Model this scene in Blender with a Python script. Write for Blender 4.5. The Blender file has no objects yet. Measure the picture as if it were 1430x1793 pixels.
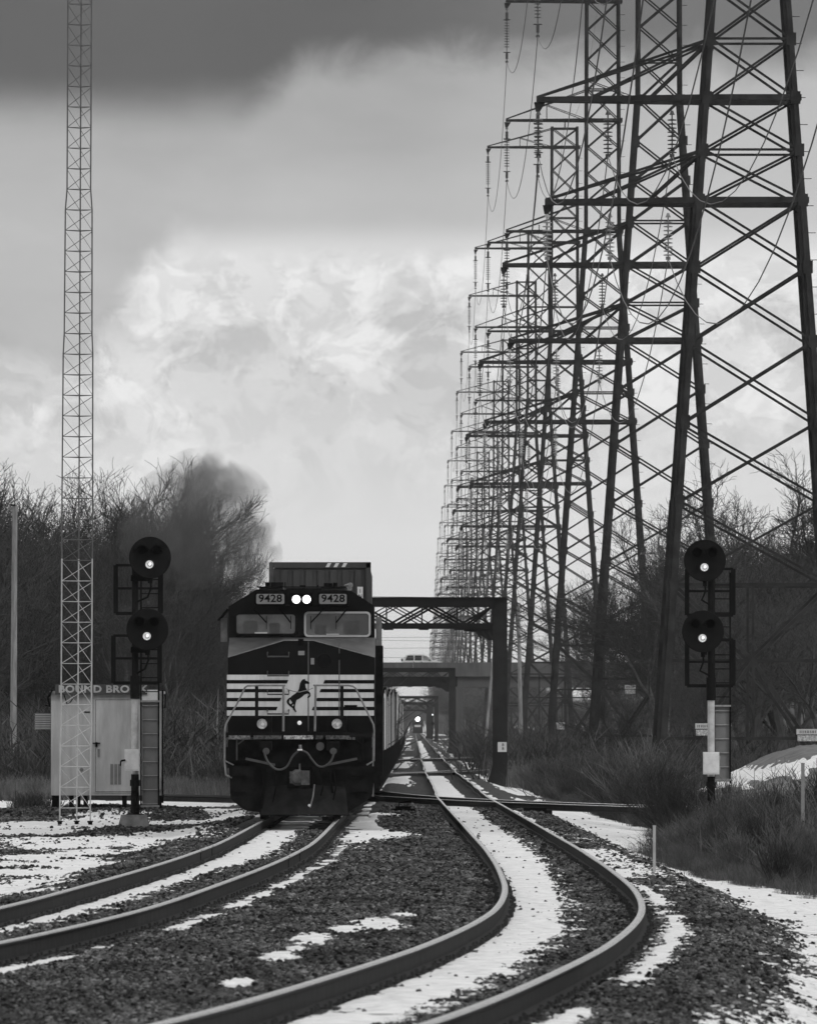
import bpy, math, random
import numpy as np
from mathutils import Vector, Matrix, Euler
R = random.Random(7)
rng = np.random.default_rng(7)
scene = bpy.context.scene
C = scene.collection
# ------------------------------------------------------------------ camera
F = 18000.0                     # focal length in photo pixels (long telephoto lens)
cam_d = bpy.data.cameras.new('camera'); cam = bpy.data.objects.new('camera', cam_d); C.objects.link(cam)
cam.location = (0, 0, 2.0)
cam.rotation_euler = (math.pi/2 + 381.5/F, 0, 8/F)
cam_d.sensor_fit = 'HORIZONTAL'; cam_d.sensor_width = 24.0; cam_d.lens = 24.0*F/1430
cam_d.clip_start = 1.0; cam_d.clip_end = 30000
cam_d.dof.use_dof = True; cam_d.dof.focus_distance = 225; cam_d.dof.aperture_fstop = 13
scene.camera = cam
# ------------------------------------------------------------------ view
vs = scene.view_settings
vs.view_transform = 'Standard'; vs.look = 'None'; vs.gamma = 1.0; vs.exposure = 0.0
vs.use_curve_mapping = False
# ------------------------------------------------------------------ sun
SUN_EL, SUN_AZ = math.radians(32), math.radians(128)     # behind the camera and to the right, through thin cloud
sl = bpy.data.lights.new('sun', 'SUN'); sl.energy = 0.75; sl.angle = math.radians(14); sl.color = (1, 1, 1)
so = bpy.data.objects.new('sun', sl); C.objects.link(so)
sv = Vector((math.sin(SUN_AZ)*math.cos(SUN_EL), math.cos(SUN_AZ)*math.cos(SUN_EL), math.sin(SUN_EL)))
so.rotation_euler = sv.to_track_quat('Z', 'Y').to_euler(); so.location = sv*500
# ------------------------------------------------------------------ node helpers
class NT:
    def __init__(s, nt): s.nt = nt
    def n(s, t, **kw):
        x = s.nt.nodes.new(t)
        for k, v in kw.items(): setattr(x, k, v)
        return x
    def l(s, a, b): s.nt.links.new(a, b)
    def m(s, op, a, b=None, c=None, clamp=False):
        x = s.nt.nodes.new('ShaderNodeMath'); x.operation = op; x.use_clamp = clamp
        for i, v in enumerate((a, b, c)):
            if v is None: continue
            if isinstance(v, (int, float)): x.inputs[i].default_value = v
            else: s.l(v, x.inputs[i])
        return x.outputs[0]
    def ss(s, v, lo, hi, a=0.0, b=1.0):
        x = s.nt.nodes.new('ShaderNodeMapRange'); x.interpolation_type = 'SMOOTHSTEP'
        s.l(v, x.inputs[0])
        for i, q in zip((1, 2, 3, 4), (lo, hi, a, b)): x.inputs[i].default_value = q
        return x.outputs[0]
    def noise(s, vec, scale, detail=4, rough=.55, dist=0.0):
        x = s.nt.nodes.new('ShaderNodeTexNoise'); s.l(vec, x.inputs['Vector'])
        x.inputs['Scale'].default_value = scale; x.inputs['Detail'].default_value = detail
        x.inputs['Roughness'].default_value = rough; x.inputs['Distortion'].default_value = dist
        return x.outputs[0]
    def comb(s, x, y, z):
        c = s.nt.nodes.new('ShaderNodeCombineXYZ')
        for i, v in enumerate((x, y, z)):
            if isinstance(v, (int, float)): c.inputs[i].default_value = v
            else: s.l(v, c.inputs[i])
        return c.outputs[0]
    def ramp(s, v, pts, interp='LINEAR'):
        x = s.nt.nodes.new('ShaderNodeValToRGB'); cr = x.color_ramp; cr.interpolation = interp
        while len(cr.elements) < len(pts): cr.elements.new(0.5)
        for e, (p, g) in zip(cr.elements, pts): e.position = p; e.color = (g, g, g, 1)
        s.l(v, x.inputs[0]); return x.outputs[0]
# ------------------------------------------------------------------ world: Nishita daylight (desaturated, black and white photograph) behind a broken cloud deck
w = bpy.data.worlds.new('World'); scene.world = w; w.use_nodes = True
w.node_tree.nodes.clear(); T = NT(w.node_tree)
out = T.n('ShaderNodeOutputWorld'); bg = T.n('ShaderNodeBackground')
sky = T.n('ShaderNodeTexSky'); sky.sky_type = 'NISHITA'; sky.sun_disc = False
sky.sun_elevation = SUN_EL; sky.sun_rotation = SUN_AZ
bw = T.n('ShaderNodeRGBToBW'); T.l(sky.outputs[0], bw.inputs[0])
tc = T.n('ShaderNodeTexCoord'); sp = T.n('ShaderNodeSeparateXYZ'); T.l(tc.outputs['Generated'], sp.inputs[0])
az = T.m('ARCTAN2', sp.outputs[0], sp.outputs[1]); el = T.m('ARCSINE', sp.outputs[2])
U = T.m('MULTIPLY', az, 18.0); V = T.m('MULTIPLY', el, 18.0)
P2 = T.comb(U, V, 0.0); P2s = T.comb(T.m('MULTIPLY', U, .55), V, 3.0)
wn = T.m('SUBTRACT', T.noise(P2s, 3.0, 5, .55), .5)
wn2 = T.m('SUBTRACT', T.noise(P2, 1.1, 3, .5), .5)
# lower edge of the dark deck is higher towards the right
sh = T.ss(U, -.30, -.16, 0.0, .085)
fl = T.m('SUBTRACT', T.noise(T.comb(U, V, 5.0), 9.0, 5, .6, .4), .5)
Vd = T.m('SUBTRACT', T.m('ADD', T.m('ADD', V, T.m('MULTIPLY', wn, .07)), T.m('ADD', T.m('MULTIPLY', wn2, .03), T.m('MULTIPLY', fl, T.ss(U, -.36, -.2, .02, .10)))), sh)
deck = T.m('MULTIPLY', T.ss(Vd, 1.035, 1.15), T.ss(T.m('ADD', U, T.m('MULTIPLY', wn, .6)), -.1, .25, 1.0, .84))
Vm = T.m('ADD', T.m('ADD', T.m('ADD', V, T.m('MULTIPLY', fl, T.ss(U, -.3, -.5, .0, .16))), T.ss(U, -.42, -.60, 0, .20)), T.m('MULTIPLY', wn2, .03))
mid = T.m('MULTIPLY', T.ss(Vm, .82, .90), T.ss(T.m('ADD', U, T.m('MULTIPLY', wn2, .5)), .0, .45, 1.0, .75))                                      # grey stratus above the bright band
big = T.noise(P2s, .33, 4, .55)
base = T.ramp(T.m('DIVIDE', V, 1.3), [(0, .80), (.25, .79), (.45, .73), (.58, .70), (.66, .78), (1, .70)])
# cumulus in the bright band: billowy grey and white
cn = T.noise(T.comb(T.m('MULTIPLY', U, .75), V, 1.7), 4.6, 9, .60, .25)
cn3 = T.noise(T.comb(U, T.m('MULTIPLY', V, 1.3), 12.4), 6.5, 9, .62, .8)
cn2 = T.noise(T.comb(U, V, 8.2), 13.0, 6, .6, .5)
cs = T.m('MULTIPLY', T.ss(V, .30, .62), T.ss(V, .86, .80))
cum = T.m('ADD', T.m('MULTIPLY', T.ss(cn, .45, .53, -.08, .06), cs), T.m('MULTIPLY', T.m('MULTIPLY', T.m('ADD', T.ss(cn2, .44, .56, -.05, .06), T.ss(cn3, .46, .51, -.045, .045)), T.ss(cn, .30, .52, .45, 1.0)), cs))
lowstr = T.m('MULTIPLY', T.m('MULTIPLY', T.ss(V, .95, .82), T.ss(T.m('ADD', U, T.m('MULTIPLY', fl, .35)), -.44, -.56)), T.m('MULTIPLY', T.ss(V, .62, .76), -.26))
bright = T.m('ADD', T.m('ADD', base, cum), lowstr)
midc = T.m('ADD', T.ss(V, .86, 1.10, .46, .41), T.m('MULTIPLY', T.m('SUBTRACT', T.noise(T.comb(T.m('MULTIPLY', U, .35), T.m('ADD', V, T.m('MULTIPLY', U, .05)), 2.0), 4.2, 6, .55, .2), .5), .30))
midc = T.m('ADD', midc, T.m('MULTIPLY', T.ss(U, -.3, .5), .06))
deckc = T.m('ADD', .095, T.m('MULTIPLY', T.m('SUBTRACT', T.noise(P2s, 1.6, 5, .5), .5), .10))
mx = lambda a, b, f: T.m('ADD', T.m('MULTIPLY', a, T.m('SUBTRACT', 1.0, f)), T.m('MULTIPLY', b, f))
c1 = mx(mx(bright, midc, mid), deckc, deck)
hi = T.m('ADD', T.ss(V, 1.5, 8.0, .15, 1.0), T.m('MULTIPLY', T.m('SUBTRACT', big, .5), .5))   # the rest of the overcast
cl = T.m('MAXIMUM', mx(c1, hi, T.ss(V, 1.45, 3.2)), .06)
nis = T.m('MULTIPLY', bw.outputs[0], .10)
fin = mx(nis, cl, .93)
T.l(fin, bg.inputs[0]); bg.inputs[1].default_value = 1.0
T.l(bg.outputs[0], out.inputs[0])

# ------------------------------------------------------------------ materials
MATS = {}
def mat(name, v, rough=.7, metal=0.0, var=.25, scale=3.0, bump=0.0, bscale=30.0, stretch=(1, 1, 1), emit=0.0, rnd=0.0, spec=.5):
    if name in MATS: return MATS[name]
    m = bpy.data.materials.new(name); m.use_nodes = True; m.node_tree.nodes.clear(); t = NT(m.node_tree)
    o = t.n('ShaderNodeOutputMaterial'); p = t.n('ShaderNodeBsdfPrincipled')
    tcn = t.n('ShaderNodeTexCoord'); mp = t.n('ShaderNodeMapping'); t.l(tcn.outputs['Object'], mp.inputs[0])
    mp.inputs['Scale'].default_value = stretch
    nz = t.noise(mp.outputs[0], scale, 6, .62)
    f = t.ss(nz, .3, .7, 1-var, 1+var)
    val = t.m('MULTIPLY', f, v)
    if rnd:
        oi = t.n('ShaderNodeObjectInfo')
        val = t.m('MULTIPLY', val, t.ss(oi.outputs['Random'], 0, 1, 1-rnd, 1+rnd))
    t.l(val, p.inputs['Base Color'])
    p.inputs['Roughness'].default_value = rough; p.inputs['Metallic'].default_value = metal
    p.inputs['Specular IOR Level'].default_value = spec
    if emit:
        p.inputs['Emission Color'].default_value = (1, 1, 1, 1); p.inputs['Emission Strength'].default_value = emit
    if bump:
        b = t.n('ShaderNodeBump'); b.inputs['Strength'].default_value = bump; b.inputs['Distance'].default_value = .02
        t.l(t.noise(mp.outputs[0], bscale, 5, .6), b.inputs['Height']); t.l(b.outputs[0], p.inputs['Normal'])
    t.l(p.outputs[0], o.inputs[0]); MATS[name] = m; return m
M_tower = mat('weathered tower steel', .030, .7, .0, .45, 1.2, spec=.12)
M_string = mat('insulator glaze', .05, .35, var=.2)
M_stringl = mat('pale insulator glaze', .33, .3, var=.2)
M_wire = mat('power cable aluminium', .09, .6)
M_black = mat('black locomotive paint', .006, .42, var=.35, scale=2.0, stretch=(1, 1, .4), spec=.09)
M_under = mat('sooty underframe', .009, .85, var=.5, scale=5, spec=.03)
M_white = mat('white stripe paint', .58, .5, var=.12, scale=3, stretch=(3, 3, .4))
M_shelf = mat('dull grey nose shelf', .048, .5, var=.35)
M_rail_g = mat('grey handrail', .17, .45, var=.3, scale=8)
M_gask = mat('pale window gasket', .42, .5, var=.1)
M_glass = mat('windshield glass', .085, .12, var=.45, scale=1.4, spec=.6)
M_board = mat('number board face', .20, .5, var=.08)
M_lamp = mat('lit headlight', .9, .3, emit=9.0)
M_lens = mat('dim lamp lens', .45, .15, var=.5, scale=20, emit=.06)
M_lit = mat('lit signal lens', .5, .2, var=.5, scale=18, emit=.42)
M_litd = mat('lit signal lens rim', .4, .2, emit=.12)
M_sigb = mat('black signal paint', .010, .7, var=.3, spec=.06)
M_dlens = mat('dark signal lens', .002, .4, spec=.03)
M_mastw = mat('dull white mast paint', .50, .55, var=.18, scale=6)
M_boxw = mat('white signal box paint', .74, .5, var=.12, scale=5)
M_galv = mat('galvanised steel', .30, .5, .0, .2, 10)
M_guard = mat('grey climbing guard', .20, .55, var=.12)
M_conc = mat('weathered concrete', .20, .85, var=.4, scale=3, bump=.3)
M_house = mat('painted aluminium hut', .52, .3, var=.18, scale=1.4, stretch=(2.5, 2.5, .5))
M_sign = mat('dark sign board', .05, .6)
M_letter = mat('pale sign letters', .42, .5)
M_louver = mat('hut louvre', .2, .6)
M_dark = mat('near black', .004, .8, spec=.04)
M_gant = mat('dark bridge steel', .012, .7, var=.3, scale=1.2, spec=.1)
M_gantf = mat('rusty column steel', .022, .7, var=.25, scale=1.5, spec=.1)
M_wood = mat('weathered pole wood', .24, .85, var=.35, scale=2.5, stretch=(4, 4, .4))
M_bark = mat('bare bark', .085, .9, var=.4, scale=2, rnd=.25, spec=.2)
M_twig = mat('bare twigs', .040, .9, var=.3, scale=2, rnd=.3, spec=.2)
M_brush = mat('dry brush stems', .068, .9, var=.6, scale=.5, rnd=.5, spec=.2)
M_grass = mat('dead grass stems', .13, .9, var=.5, scale=.6, rnd=.4, spec=.2)
M_stone = mat('ballast stone', .058, .9, var=.5, scale=9, rnd=.85, bump=.3, spec=.06)
M_railsd = mat('rusty rail side', .022, .7, var=.3, scale=6, spec=.06)
M_railtp = mat('polished rail head', .80, .26, .95, .15, 12)
M_tie = mat('creosoted tie', .03, .85, var=.5, scale=6, stretch=(1, 6, 6))
M_bconc = mat('bridge concrete', .10, .85, var=.3, scale=.35, stretch=(3, 1, .5))
M_car = mat('silver car paint', .8, .3, var=.04)
M_cwin = mat('car glass', .02, .1)
M_hill = mat('brown hillside', .05, .95, var=.5, scale=.05)
M_dirt = mat('spoil heap earth', .10, .95, var=.4, scale=1.0, bump=.4, bscale=6)
M_hose = mat('rubber hose', .045, .5)
M_plate = mat('white sign plate', .62, .5, var=.05)
M_plated = mat('weathered warning plate', .5, .6, var=.6, scale=5, stretch=(2, 1, 4))
def cont_mat(i, v): return mat('container paint %s' % i, v, .6, var=.2, scale=1.2, stretch=(1, 1, .3), spec=.1)

# ------------------------------------------------------------------ mesh builder
class MB:
    def __init__(s): s.v = []; s.f = []
    def add(s, vs, fs):
        n = len(s.v); s.v += [tuple(a) for a in vs]; s.f += [tuple(i+n for i in f) for f in fs]; return s
    def box(s, x0, x1, y0, y1, z0, z1):
        return s.add([(x0,y0,z0),(x1,y0,z0),(x1,y1,z0),(x0,y1,z0),(x0,y0,z1),(x1,y0,z1),(x1,y1,z1),(x0,y1,z1)],
              [(0,3,2,1),(4,5,6,7),(0,1,5,4),(1,2,6,5),(2,3,7,6),(3,0,4,7)])
    def bar(s, p, q, w, h=None, up=(0, 0, 1)):
        h = h or w; p = Vector(p); q = Vector(q); d = (q-p)
        if d.length < 1e-6: return s
        d.normalize(); up = Vector(up)
        if abs(d.dot(up)) > .98: up = Vector((0, 1, 0))
        a = d.cross(up).normalized()*(w/2); b = a.cross(d).normalized()*(h/2)
        vs = [p-a-b, p+a-b, p+a+b, p-a+b, q-a-b, q+a-b, q+a+b, q-a+b]
        return s.add(vs, [(0,1,2,3),(4,7,6,5),(0,4,5,1),(1,5,6,2),(2,6,7,3),(3,7,4,0)])
    def angle(s, p, q, w, t=.02, up=(0, 0, 1), sx=1, sy=1):
        """an L section: two thin legs"""
        p = Vector(p); q = Vector(q); d = (q-p).normalized(); up = Vector(up)
        if abs(d.dot(up)) > .98: up = Vector((0, 1, 0))
        a = d.cross(up).normalized()*sx; b = a.cross(d).normalized()*sy
        for A, B in ((a*w, b*t), (a*t, b*w)):
            vs = [p, p+A, p+A+B, p+B, q, q+A, q+A+B, q+B]
            s.add(vs, [(0,1,2,3),(4,7,6,5),(0,4,5,1),(1,5,6,2),(2,6,7,3),(3,7,4,0)])
        return s
    def tube(s, pts, r, n=6, cap=True):
        pts = [Vector(p) for p in pts]; k = len(pts)
        rs = r if isinstance(r, (list, tuple)) else [r]*k
        vs = []; ref = None
        for i, p in enumerate(pts):
            d = (pts[min(i+1, k-1)]-pts[max(i-1, 0)]).normalized()
            if ref is None: ref = Vector((0, 0, 1)) if abs(d.z) < .9 else Vector((1, 0, 0))
            a = d.cross(ref).normalized(); b = a.cross(d).normalized()
            ref = -d.cross(a) if False else b
            for j in range(n):
                t = 2*math.pi*j/n; vs.append(p + a*(math.cos(t)*rs[i]) + b*(math.sin(t)*rs[i]))
        fs = [(i*n+j, i*n+(j+1) % n, (i+1)*n+(j+1) % n, (i+1)*n+j) for i in range(k-1) for j in range(n)]
        if cap: fs += [tuple(range(n-1, -1, -1)), tuple(range((k-1)*n, k*n))]
        return s.add(vs, fs)
    def prism(s, poly, y0, y1):      # poly in (x,z), extruded in y
        n = len(poly)
        vs = [(x, y0, z) for x, z in poly] + [(x, y1, z) for x, z in poly]
        fs = [tuple(range(n)), tuple(range(2*n-1, n-1, -1))] + [(i, (i+1) % n + 0, (i+1) % n + n, i+n)[::-1] for i in range(n)]
        return s.add(vs, fs)
    def cyl(s, c, r, h, n=20, axis='y', r2=None):
        c = Vector(c); ax = {'x': Vector((1,0,0)), 'y': Vector((0,1,0)), 'z': Vector((0,0,1))}[axis]
        return s.tube([c, c+ax*h], [r, r if r2 is None else r2], n)
    def lathe(s, prof, n=10, axis='z', c=(0, 0, 0)):
        c = Vector(c); vs = []; k = len(prof)
        for r_, h in prof:
            for j in range(n):
                t = 2*math.pi*j/n; a, b = r_*math.cos(t), r_*math.sin(t)
                vs.append(c + (Vector((a, b, h)) if axis == 'z' else Vector((a, h, b))))
        fs = [(i*n+j, i*n+(j+1) % n, (i+1)*n+(j+1) % n, (i+1)*n+j) for i in range(k-1) for j in range(n)]
        return s.add(vs, fs)
    def mesh(s, name, m):
        me = bpy.data.meshes.new(name); me.from_pydata(s.v, [], s.f); me.update()
        if m: me.materials.append(m)
        return me
    def build(s, name, m, parent=None, loc=(0, 0, 0), smooth=False):
        me = s.mesh(name, m)
        if smooth: me.polygons.foreach_set('use_smooth', [True]*len(me.polygons))
        return place(name, me, parent, loc)
def place(name, me, parent=None, loc=(0, 0, 0), rot=None, scl=None):
    o = bpy.data.objects.new(name, me); C.objects.link(o); o.location = loc
    if rot is not None: o.rotation_euler = rot
    if scl is not None: o.scale = scl
    if parent: o.parent = parent
    return o
def tag(o, label=None, cat=None, group=None, kind=None):
    if label: o['label'] = label
    if cat: o['category'] = cat
    if group: o['group'] = group
    if kind: o['kind'] = kind
    return o
def thing(name, label, cat, loc=(0, 0, 0), rz=0, group=None):
    o = place(name, None, None, loc); o.rotation_euler = (0, 0, rz)
    return tag(o, label, cat, group)
def text_mesh(body, size, ext=.004, off=0.0, space=1.0):
    cu = bpy.data.curves.new('lettering', 'FONT'); cu.body = body; cu.size = size; cu.extrude = ext; cu.offset = off
    cu.space_character = space; cu.align_x = 'CENTER'; cu.align_y = 'CENTER'; cu.resolution_u = 3
    o = bpy.data.objects.new('lettering', cu); C.objects.link(o)
    dg = bpy.context.evaluated_depsgraph_get(); dg.update()
    me = bpy.data.meshes.new_from_object(o.evaluated_get(dg)); bpy.data.objects.remove(o)
    return me
def letters(name, body, size, m, parent, loc, ext=.004, off=0.0, space=1.0, rot=(math.pi/2, 0, 0), sx=1.0):
    me = text_mesh(body, size, ext, off, space); me.materials.clear(); me.materials.append(m)
    return place(name, me, parent, loc, rot, (sx, 1, 1))
def flat_shape(name, loops, m, parent, y, ext=.004):
    """a filled outline with holes, standing in the xz plane"""
    cu = bpy.data.curves.new(name, 'CURVE'); cu.dimensions = '2D'; cu.fill_mode = 'BOTH'; cu.extrude = ext
    for lp in loops:
        spn = cu.splines.new('POLY'); spn.points.add(len(lp)-1)
        for p, (x, z) in zip(spn.points, lp): p.co = (x, z, 0, 1)
        spn.use_cyclic_u = True
    o = bpy.data.objects.new(name, cu); C.objects.link(o)
    dg = bpy.context.evaluated_depsgraph_get(); dg.update()
    me = bpy.data.meshes.new_from_object(o.evaluated_get(dg)); bpy.data.objects.remove(o)
    me.materials.clear(); me.materials.append(m)
    return place(name, me, parent, (0, y, 0), (math.pi/2, 0, 0))
def copy_tree(o, parent=None):
    c = o.copy(); C.objects.link(c)
    if parent: c.parent = parent
    for ch in list(KIDS.get(o.name, [])): copy_tree(ch, c)
    return c
KIDS = {}
def index_kids(root):
    KIDS.clear()
    for o in bpy.data.objects:
        if o.parent: KIDS.setdefault(o.parent.name, []).append(o)

# ------------------------------------------------------------------ noise (numpy)
def vnoise(x, y, seed=0):
    xi = np.floor(x).astype(np.int64); yi = np.floor(y).astype(np.int64); xf = x-xi; yf = y-yi
    u = xf*xf*(3-2*xf); v = yf*yf*(3-2*yf)
    def h(a, b):
        n = (a*374761393 + b*668265263 + seed*974634777) & 0xffffffff
        n = ((n ^ (n >> 13))*1274126177) & 0xffffffff
        return ((n ^ (n >> 16)) & 0xffff)/65535.0
    return (h(xi, yi)*(1-u)+h(xi+1, yi)*u)*(1-v) + (h(xi, yi+1)*(1-u)+h(xi+1, yi+1)*u)*v
def fbm(x, y, o=4, seed=0):
    s = 0; a = .5; t = 0
    for i in range(o):
        s = s + a*vnoise(x*2**i, y*2**i, seed+i*17); t += a; a *= .55
    return s/t
def sst(x, a, b): t = np.clip((x-a)/(b-a), 0, 1); return t*t*(3-2*t)

# ------------------------------------------------------------------ track geometry (distances in metres from the camera)
HR = ([20,58,73,83,95,105,155,217,300,530,900,1800,3000,9000], [1.62,1.655,1.72,1.76,1.80,1.83,1.90,1.93,1.98,2.05,1.95,1.55,1.10,1.0])
HL = ([20,58,83,155,205,300,530,900,1800,3000,9000], [1.62,1.70,1.78,1.80,1.85,1.95,2.05,1.95,1.55,1.10,1.0])
def zR(d): return 2.0-np.interp(d, *HR)
def zL(d): return 2.0-np.interp(d, *HL)
CRd = [20,58,62.5,65,73,83,95,105,120,144,165,217,300,530,900,9000]; CRx = [-4.2,-.62,-.37,-.2,.24,.80,1.29,1.62,1.85,1.93,1.92,1.74,1.48,1.33,1.35,1.35]
CLd = [20,86,103,129,143,161,180,209,300,530,9000]; CLx = [-9.5,-4.19,-3.38,-2.81,-2.56,-2.36,-2.33,-2.33,-2.33,-2.33,-2.33]
def smooth_interp(xs, ys):
    g = np.concatenate([np.arange(15, 320, 1.0), np.arange(320, 9200, 10.0)])
    v = np.interp(g, xs, ys)
    n = 305; vv = v.copy()
    for _ in range(60): vv[1:n] = (vv[:n-1] + 2*vv[1:n] + vv[2:n+1])/4
    return lambda d: np.interp(d, g, vv)
CR = smooth_interp(CRd, CRx); CL = smooth_interp(CLd, CLx)

def bump2(X, D, cx, cd, rx, rd): return np.exp(-((X-cx)/rx)**2-((D-cd)/rd)**2)
def ground(X, D):
    X = np.asarray(X, float); D = np.asarray(D, float)
    zr, zl, cr, cl = zR(D), zL(D), CR(D), CL(D)
    w_ = np.clip((X-cl)/np.maximum(cr-cl, .1), 0, 1); zt = zl*(1-w_)+zr*w_
    u = X-cr; ul = cl-X
    drop = .30*sst(u, 1.55, 2.75) + .10*sst(u, 2.7, 4.5) + .16*sst(ul, 1.6, 2.8)
    mid = .03*sst(u, -.95, -1.5)*sst(X-cl, .95, 1.5)
    z = zt-.215-drop+mid
    z = z + .24*bump2(X, D, -8.2, 276, 3.6, 12)*1 + .12*bump2(X, D, -5.9, 226, 1.5, 7) + .05*bump2(X, D, -9, 245, 3, 8)
    z = z + (fbm(X*.7, D*.12, 3, 5)-.5)*.10*sst(np.maximum(u, ul), 1.9, 3.2)
    z = z + (fbm(X*.05, D*.02, 3, 9)-.5)*.8*sst(np.abs(X), 14, 40)
    return z
# patches of snow: centre px, centre py, half-widths (read off the photograph, turned into metres on the ground)
ELL = [(40,1401,75,8),(200,1397,170,5),(330,1396,30,4),(90,1441,115,9),(150,1433,70,10),(60,1452,80,5),(190,1470,160,9),(300,1462,70,9),(120,1478,70,6),
       (335,1434,90,5),(395,1408,35,4),(400,1417,30,6),(60,1500,60,6),(110,1512,60,9),(150,1492,60,7),(150,1520,45,7),(60,1530,70,8),(85,1545,60,7),
       (30,1560,60,8),(95,1562,35,5),(20,1580,60,6),(10,1515,30,5),(240,1487,30,4),(655,1622,36,9),(610,1630,22,6),(545,1652,28,7),(488,1686,20,7),(422,1740,20,6),
       (660,1458,45,8),(640,1447,30,5),(675,1421,22,3),(520,1673,14,4),(705,1605,12,3),(1338,1548,0,0)]
EL = []
for cx, cy, rx, ry in ELL:
    if rx == 0: continue
    h = 2.0 if cx > 380 else 2.15
    s_ = (cy-1278)/h; d_ = F/s_; EL.append(((cx-723)/s_, d_, rx/s_, max(ry*d_/(cy-1278), .6)))
def snow_mask(X, D):
    u = X-CR(D); ul = X-CL(D)
    n1 = fbm(X*1.3, D*.22, 4, 21)-.5; n2 = fbm(X*5, D*.9, 4, 33)-.5; n3 = fbm(X*1.0+7, D*.05, 2, 41)
    n4 = fbm(X*17, D*2.6, 3, 61)-.5
    nn = n1*.6+n2*.55+n4*.75
    def band(x, a, b, w): return np.clip(np.minimum(x-a, b-x)/w+.5, 0, 1)
    rb = -.02+.24*sst(D, 125, 170)*sst(D, 600, 300)
    m = band(u+nn*.42*sst(u, -.45, 0), -.67, rb, .22)*np.where(D < 1700, 1, 0)
    m = np.maximum(m, band(u+nn*.20, .98, 1.21, .09)*sst(fbm(D*.13, D*0+3, 2, 55), .30, .42))
    m = np.maximum(m, band(u+nn*.3, .95, 1.75, .2)*sst(D, 128, 150)*sst(D, 215, 170)*.9*sst(n3, .3, .5))
    toe = np.interp(D, [70,78,85,100,120,140,157,171,200,260], [2.1,2.15,2.3,2.4,2.45,2.4,2.1,1.95,1.95,2.0])
    m = np.maximum(m, np.clip((u+nn*1.1-toe)/.3+.5, 0, 1)*sst(X, 15, 9)*sst(D, 420, 300))
    m = np.maximum(m, band(u+nn*.8, 1.9, 3.4, .5)*sst(D, 300, 420)*sst(n3, .35, .55))
    rl = -.36+.10*sst(D, 105, 125)+.38*sst(D, 135, 165)
    m = np.maximum(m, band(ul+nn*.40*sst(ul, -.5, 0), -.68, rl, .2)*(1-sst(nn, .12, .3)*sst(D, 130, 90)))
    m = np.maximum(m, band(ul+nn*.18, .97, 1.22, .10)*sst(fbm(D*.16, D*0+9, 2, 65), .30, .45))
    m = np.maximum(m, band(ul+nn*.3, .95, 1.6, .2)*sst(D, 165, 190)*sst(D, 260, 230))
    m = np.maximum(m, band(ul+nn*1.2, 1.2, 2.2, .5)*sst(D, 290, 420)*sst(fbm(X*.5, D*.03, 2, 77), .45, .6))
    for cx, cd, rx, rd in EL:
        q = ((X-cx)/rx)**2+((D-cd)/rd)**2
        sel = q < 6
        v = np.clip((1.75-q+nn*4.0)/1.2+.5, 0, 1)
        m = np.where(sel, np.maximum(m, v), m)
    far = sst(D, 330, 420)*sst(np.maximum(u-3.0, -ul-3.5), 0, 1.5)*sst(fbm(X*.12, D*.012, 4, 91), .48, .58)
    m = np.maximum(m, far)
    return m
# grid of the ground: fine where the camera looks, coarse beyond
rows = np.concatenate([[14, 25, 38, 46], F*2.2/np.arange(775, 62, -1.45), F*2.2/np.arange(61, 30, -1.0), F*2.2/np.arange(29, 8, -1.5), [5200, 6200, 7500, 8900]])
rows = np.unique(rows)
tin = (np.arange(-150, 1580, 3.1)-723)/F
tout = np.array([.06, .08, .12, .2, .35, .7, 1.4, 3.0])
cols = np.concatenate([-tout[::-1], tin, tout])
DD, TT = np.meshgrid(rows, cols, indexing='ij'); XX = TT*DD
XX = np.clip(XX, -1380, 1380)
GZ = ground(XX, DD)
SM = snow_mask(XX, DD)
fine = (fbm(XX*16, DD*9, 3, 3)-.5)*.075*sst(DD, 700, 200) + (fbm(XX*3, DD*1.2, 2, 8)-.5)*.05
u_ = XX-CR(DD); ul_ = XX-CL(DD)
nr, nc = XX.shape
idx = np.arange(nr*nc).reshape(nr, nc)
def grid_mesh(name, Z, keep=None, mats=None, attrs=None):
    a, b, c, d = idx[:-1, :-1], idx[:-1, 1:], idx[1:, 1:], idx[1:, :-1]
    q = np.stack([a, b, c, d], -1).reshape(-1, 4)
    if keep is not None: q = q[keep.reshape(-1)]
    used = np.unique(q); rm = -np.ones(nr*nc, np.int64); rm[used] = np.arange(len(used)); q = rm[q]
    V_ = np.stack([XX.reshape(-1)[used], DD.reshape(-1)[used], Z.reshape(-1)[used]], -1)
    me = bpy.data.meshes.new(name)
    me.vertices.add(len(V_)); me.vertices.foreach_set('co', V_.reshape(-1))
    me.loops.add(len(q)*4); me.loops.foreach_set('vertex_index', q.reshape(-1))
    me.polygons.add(len(q)); me.polygons.foreach_set('loop_start', np.arange(0, len(q)*4, 4)); me.polygons.foreach_set('loop_total', np.full(len(q), 4))
    for k, arr in (attrs or {}).items():
        at = me.attributes.new(k, 'FLOAT', 'POINT'); at.data.foreach_set('value', arr.reshape(-1)[used].astype(np.float32))
    me.update(); me.validate()
    for m in mats or []: me.materials.append(m)
    return me
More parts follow.
